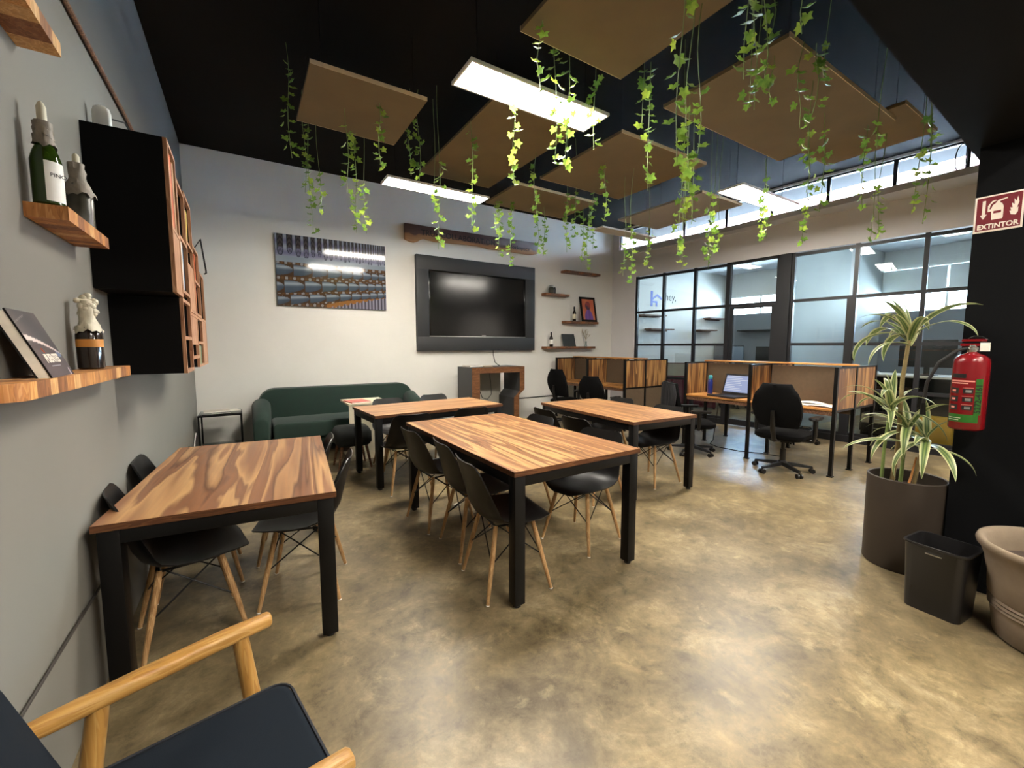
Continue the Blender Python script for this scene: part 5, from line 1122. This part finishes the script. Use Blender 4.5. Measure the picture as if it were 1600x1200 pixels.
MB().box(-0.06, -0.03, -0.75, 0.75, 0.746, 1.02).build('screen_board', m_beige, t, smooth=0); MB().box(-0.065, -0.025, -0.75, 0.75, 1.021, 1.035).build('screen_rail', m_maroon, t, smooth=0)
def monitor(name, label, loc, rz, w_, h, mat, z0=0.40):
    t = thing(name, label, 'monitor', loc, rz)
    MB().box(-0.02, 0.02, -w_ / 2, w_ / 2, z0 - h, z0).build('display', mat, t, bevel=0.004)
    MB().box(0.02, 0.05, -0.03, 0.03, 0.01, z0 - h * 0.3).build('neck', mat, t, smooth=0); MB().box(-0.06, 0.10, -0.11, 0.11, 0, 0.012).build('stand_foot', mat, t, bevel=0.003)
monitor('computer_monitor', 'pale monitor back standing on the maroon desk', (8.62, 6.13, 0.7455), radians(36), 0.40, 0.34, m_white, 0.50)
def plain_desk(name, label, loc, rz, w_, d, h, mat):
    t = thing(name, label, 'desk', loc, rz, 'desks inside the offices')
    MB().box(-d / 2, d / 2, -w_ / 2, w_ / 2, h - 0.028, h).build('desktop', mat, t, bevel=0.002)
    for sx in (-1, 1):
        for sy in (-1, 1): MB().box(sx * (d / 2 - 0.03) - 0.025, sx * (d / 2 - 0.03) + 0.025, sy * (w_ / 2 - 0.03) - 0.025, sy * (w_ / 2 - 0.03) + 0.025, 0, h - 0.029).build('leg', m_black, t, smooth=0)
    MB().box(d / 2 - 0.03, d / 2 - 0.01, -w_ / 2 + 0.06, w_ / 2 - 0.06, 0.25, h - 0.03).build('modesty_panel', m_black, t, smooth=0)
plain_desk('office_desk', 'office desk with dark monitors under the grey wall window', (10.2, 5.25, 0), 0, 1.9, 0.7, 0.90, m_walnut)
monitor('computer_monitor', 'black monitor on the office desk, right one behind the glass door', (10.15, 5.00, 0.9005), 0, 0.60, 0.38, m_black, 0.50)
monitor('computer_monitor', 'grey-blue monitor on the office desk, left one behind the glass door', (10.25, 5.90, 0.9005), 0, 0.50, 0.36, mottled('grey_blue_plastic', C(110, 124, 140), 0.5, 0.05, 5), 0.50)
t = thing('storage_cupboard', 'dark grey cupboard in the corner of the office', 'cupboard', (11.08, 6.52, 0))
MB().box(-0.22, 0.24, -0.28, 0.28, 0, 1.43).build('body', mottled('cupboard_grey', C(84, 88, 94), 0.6, 0.05, 4), t, bevel=0.003)
for s in (-1, 1): MB().box(-0.238, -0.2205, s * 0.14 - 0.135, s * 0.14 + 0.135, 0.03, 1.40).build('door', mottled('cupboard_door_grey', C(92, 96, 102), 0.6, 0.05, 4), t, bevel=0.002)
oc2 = copy_tree(oc); oc2.location = (9.5, 5.45, 0); oc2.rotation_euler = (0, 0, 0); oc2['label'] = 'black office chair inside the office at the desk with monitors'; oc2['group'] = 'office chairs inside the offices'
plain_desk('office_desk', 'long desk crowded with equipment in the right-hand office', (8.45, 1.95, 0), 0, 1.7, 0.7, 0.98, m_beige)
monitor('computer_monitor', 'wide black monitor in the right-hand office, behind the dracaena', (8.40, 1.95, 0.9805), 0, 0.62, 0.40, m_black, 0.52)
t = thing('printer', 'dark office printer with white paper tray behind the red extinguisher', 'printer', (8.4, 1.36, 0.9805))
MB().box(-0.22, 0.22, -0.24, 0.24, 0, 0.26).build('body', mottled('printer_grey', C(70, 72, 76), 0.5, 0.05, 5), t, bevel=0.01)
tr_ = MB().box(-0.14, 0.14, -0.16, 0.16, 0, 0.008).build('paper_tray', m_white, t, (0, 0, 0.30), (0, radians(14), 0)); MB().box(0.08, 0.13, -0.14, 0.14, 0.259, 0.30).build('tray_hinge', m_black, t, smooth=0)
MB().box(-0.2205, -0.2195, 0.04, 0.14, 0.03, 0.09).build('display', m_pale_panel, t, smooth=0)
t = thing('paper_stack', 'white paper stack on the end of the equipment desk', 'papers', (8.25, 2.62, 0.9805)); MB().box(-0.11, 0.11, -0.15, 0.15, 0, 0.035).build('sheets', m_paper, t, smooth=0)
t = thing('drawer_unit', 'pale drawer unit under the equipment desk', 'drawers', (7.82, 2.25, 0)); t.scale = (0.9, 0.8, 0.7)
MB().box(-0.2, 0.25, -0.22, 0.22, 0.03, 0.62).build('body', m_black, t, smooth=0)
for k in range(3): d_ = MB().box(-0.218, -0.2005, -0.21, 0.21, 0.05 + k * 0.19, 0.225 + k * 0.19).build('drawer', m_beige if k == 2 else m_black, t, bevel=0.002); MB().box(-0.228, -0.2185, -0.05, 0.05, 0.13 + k * 0.19, 0.14 + k * 0.19).build('handle', m_silver, d_, smooth=0)
t = thing('yellow_cabinet', 'small yellow cabinet on the office floor behind the dracaena', 'cabinet', (7.86, 1.72, 0)); t.scale = (0.6, 0.75, 0.68)
MB().box(-0.2, 0.25, -0.30, 0.30, 0.06, 0.66).build('body', m_yellow, t, bevel=0.004); MB().box(-0.218, -0.2005, -0.29, 0.0, 0.08, 0.64).build('door', m_yellow, t, bevel=0.002); MB().box(-0.218, -0.2005, 0.002, 0.29, 0.08, 0.64).build('door', m_yellow, t, bevel=0.002); MB().box(-0.18, 0.23, -0.28, 0.28, 0.0, 0.06).build('plinth', m_black, t, smooth=0)
# roofs outside the strip window
t = thing('neighbouring_roof', 'pale roof with steel trusses seen through the strip window', 'roof', (13.5, 2.5, 0))
MB().box(0, 4, -9, 9, 5.6, 5.75).build('roof_sheet', mottled('faded_pink_roof', C(206, 150, 150), 0.8, 0.1, 2), t, smooth=0)
for k in range(6):
    y = -7.5 + 3 * k; MB().box(0, 0.12, y - 0.06, y + 0.06, 0, 5.6).build('column', m_white, t, smooth=0)
    MB().tube([(0.06, y, 5.0), (0.06, y + 1.5, 5.55), (0.06, y + 3.0, 5.0)], 0.05, 8).build('truss', m_white, t)
MB().box(0.5, 0.6, -9, 9, 3.0, 4.6).build('facade_band', mottled('pale_blue_facade', C(176, 196, 216), 0.8, 0.05, 2), t, smooth=0)

# small things
t = thing('wall_plug', 'small white plug lying on the floor under the middle table', 'plug', (1.52, 3.30, 0), 0.4)
MB().box(-0.03, 0.03, -0.02, 0.02, 0.0, 0.028).build('body', m_white, t, bevel=0.005)
for s_ in (-1, 1): MB().tube([(0.03, s_ * 0.008, 0.014), (0.05, s_ * 0.008, 0.014)], 0.003, 6).build('pin', m_silver, t)
pts = []
for k in range(13):
    a = radians(-60 + 300 * k / 12); q = Vector(RW_LOC) + d * (5.27 + 0.055 * cos(a)) + nrm * -0.03 + Vector((0, 0, 3.67 + 0.17 * sin(a))); pts.append(tuple(q))
tag(MB().tube(pts, 0.007, 8).build('looped_cable', m_rubber), 'dark cable loop hanging at the right end of the strip window', 'cable')
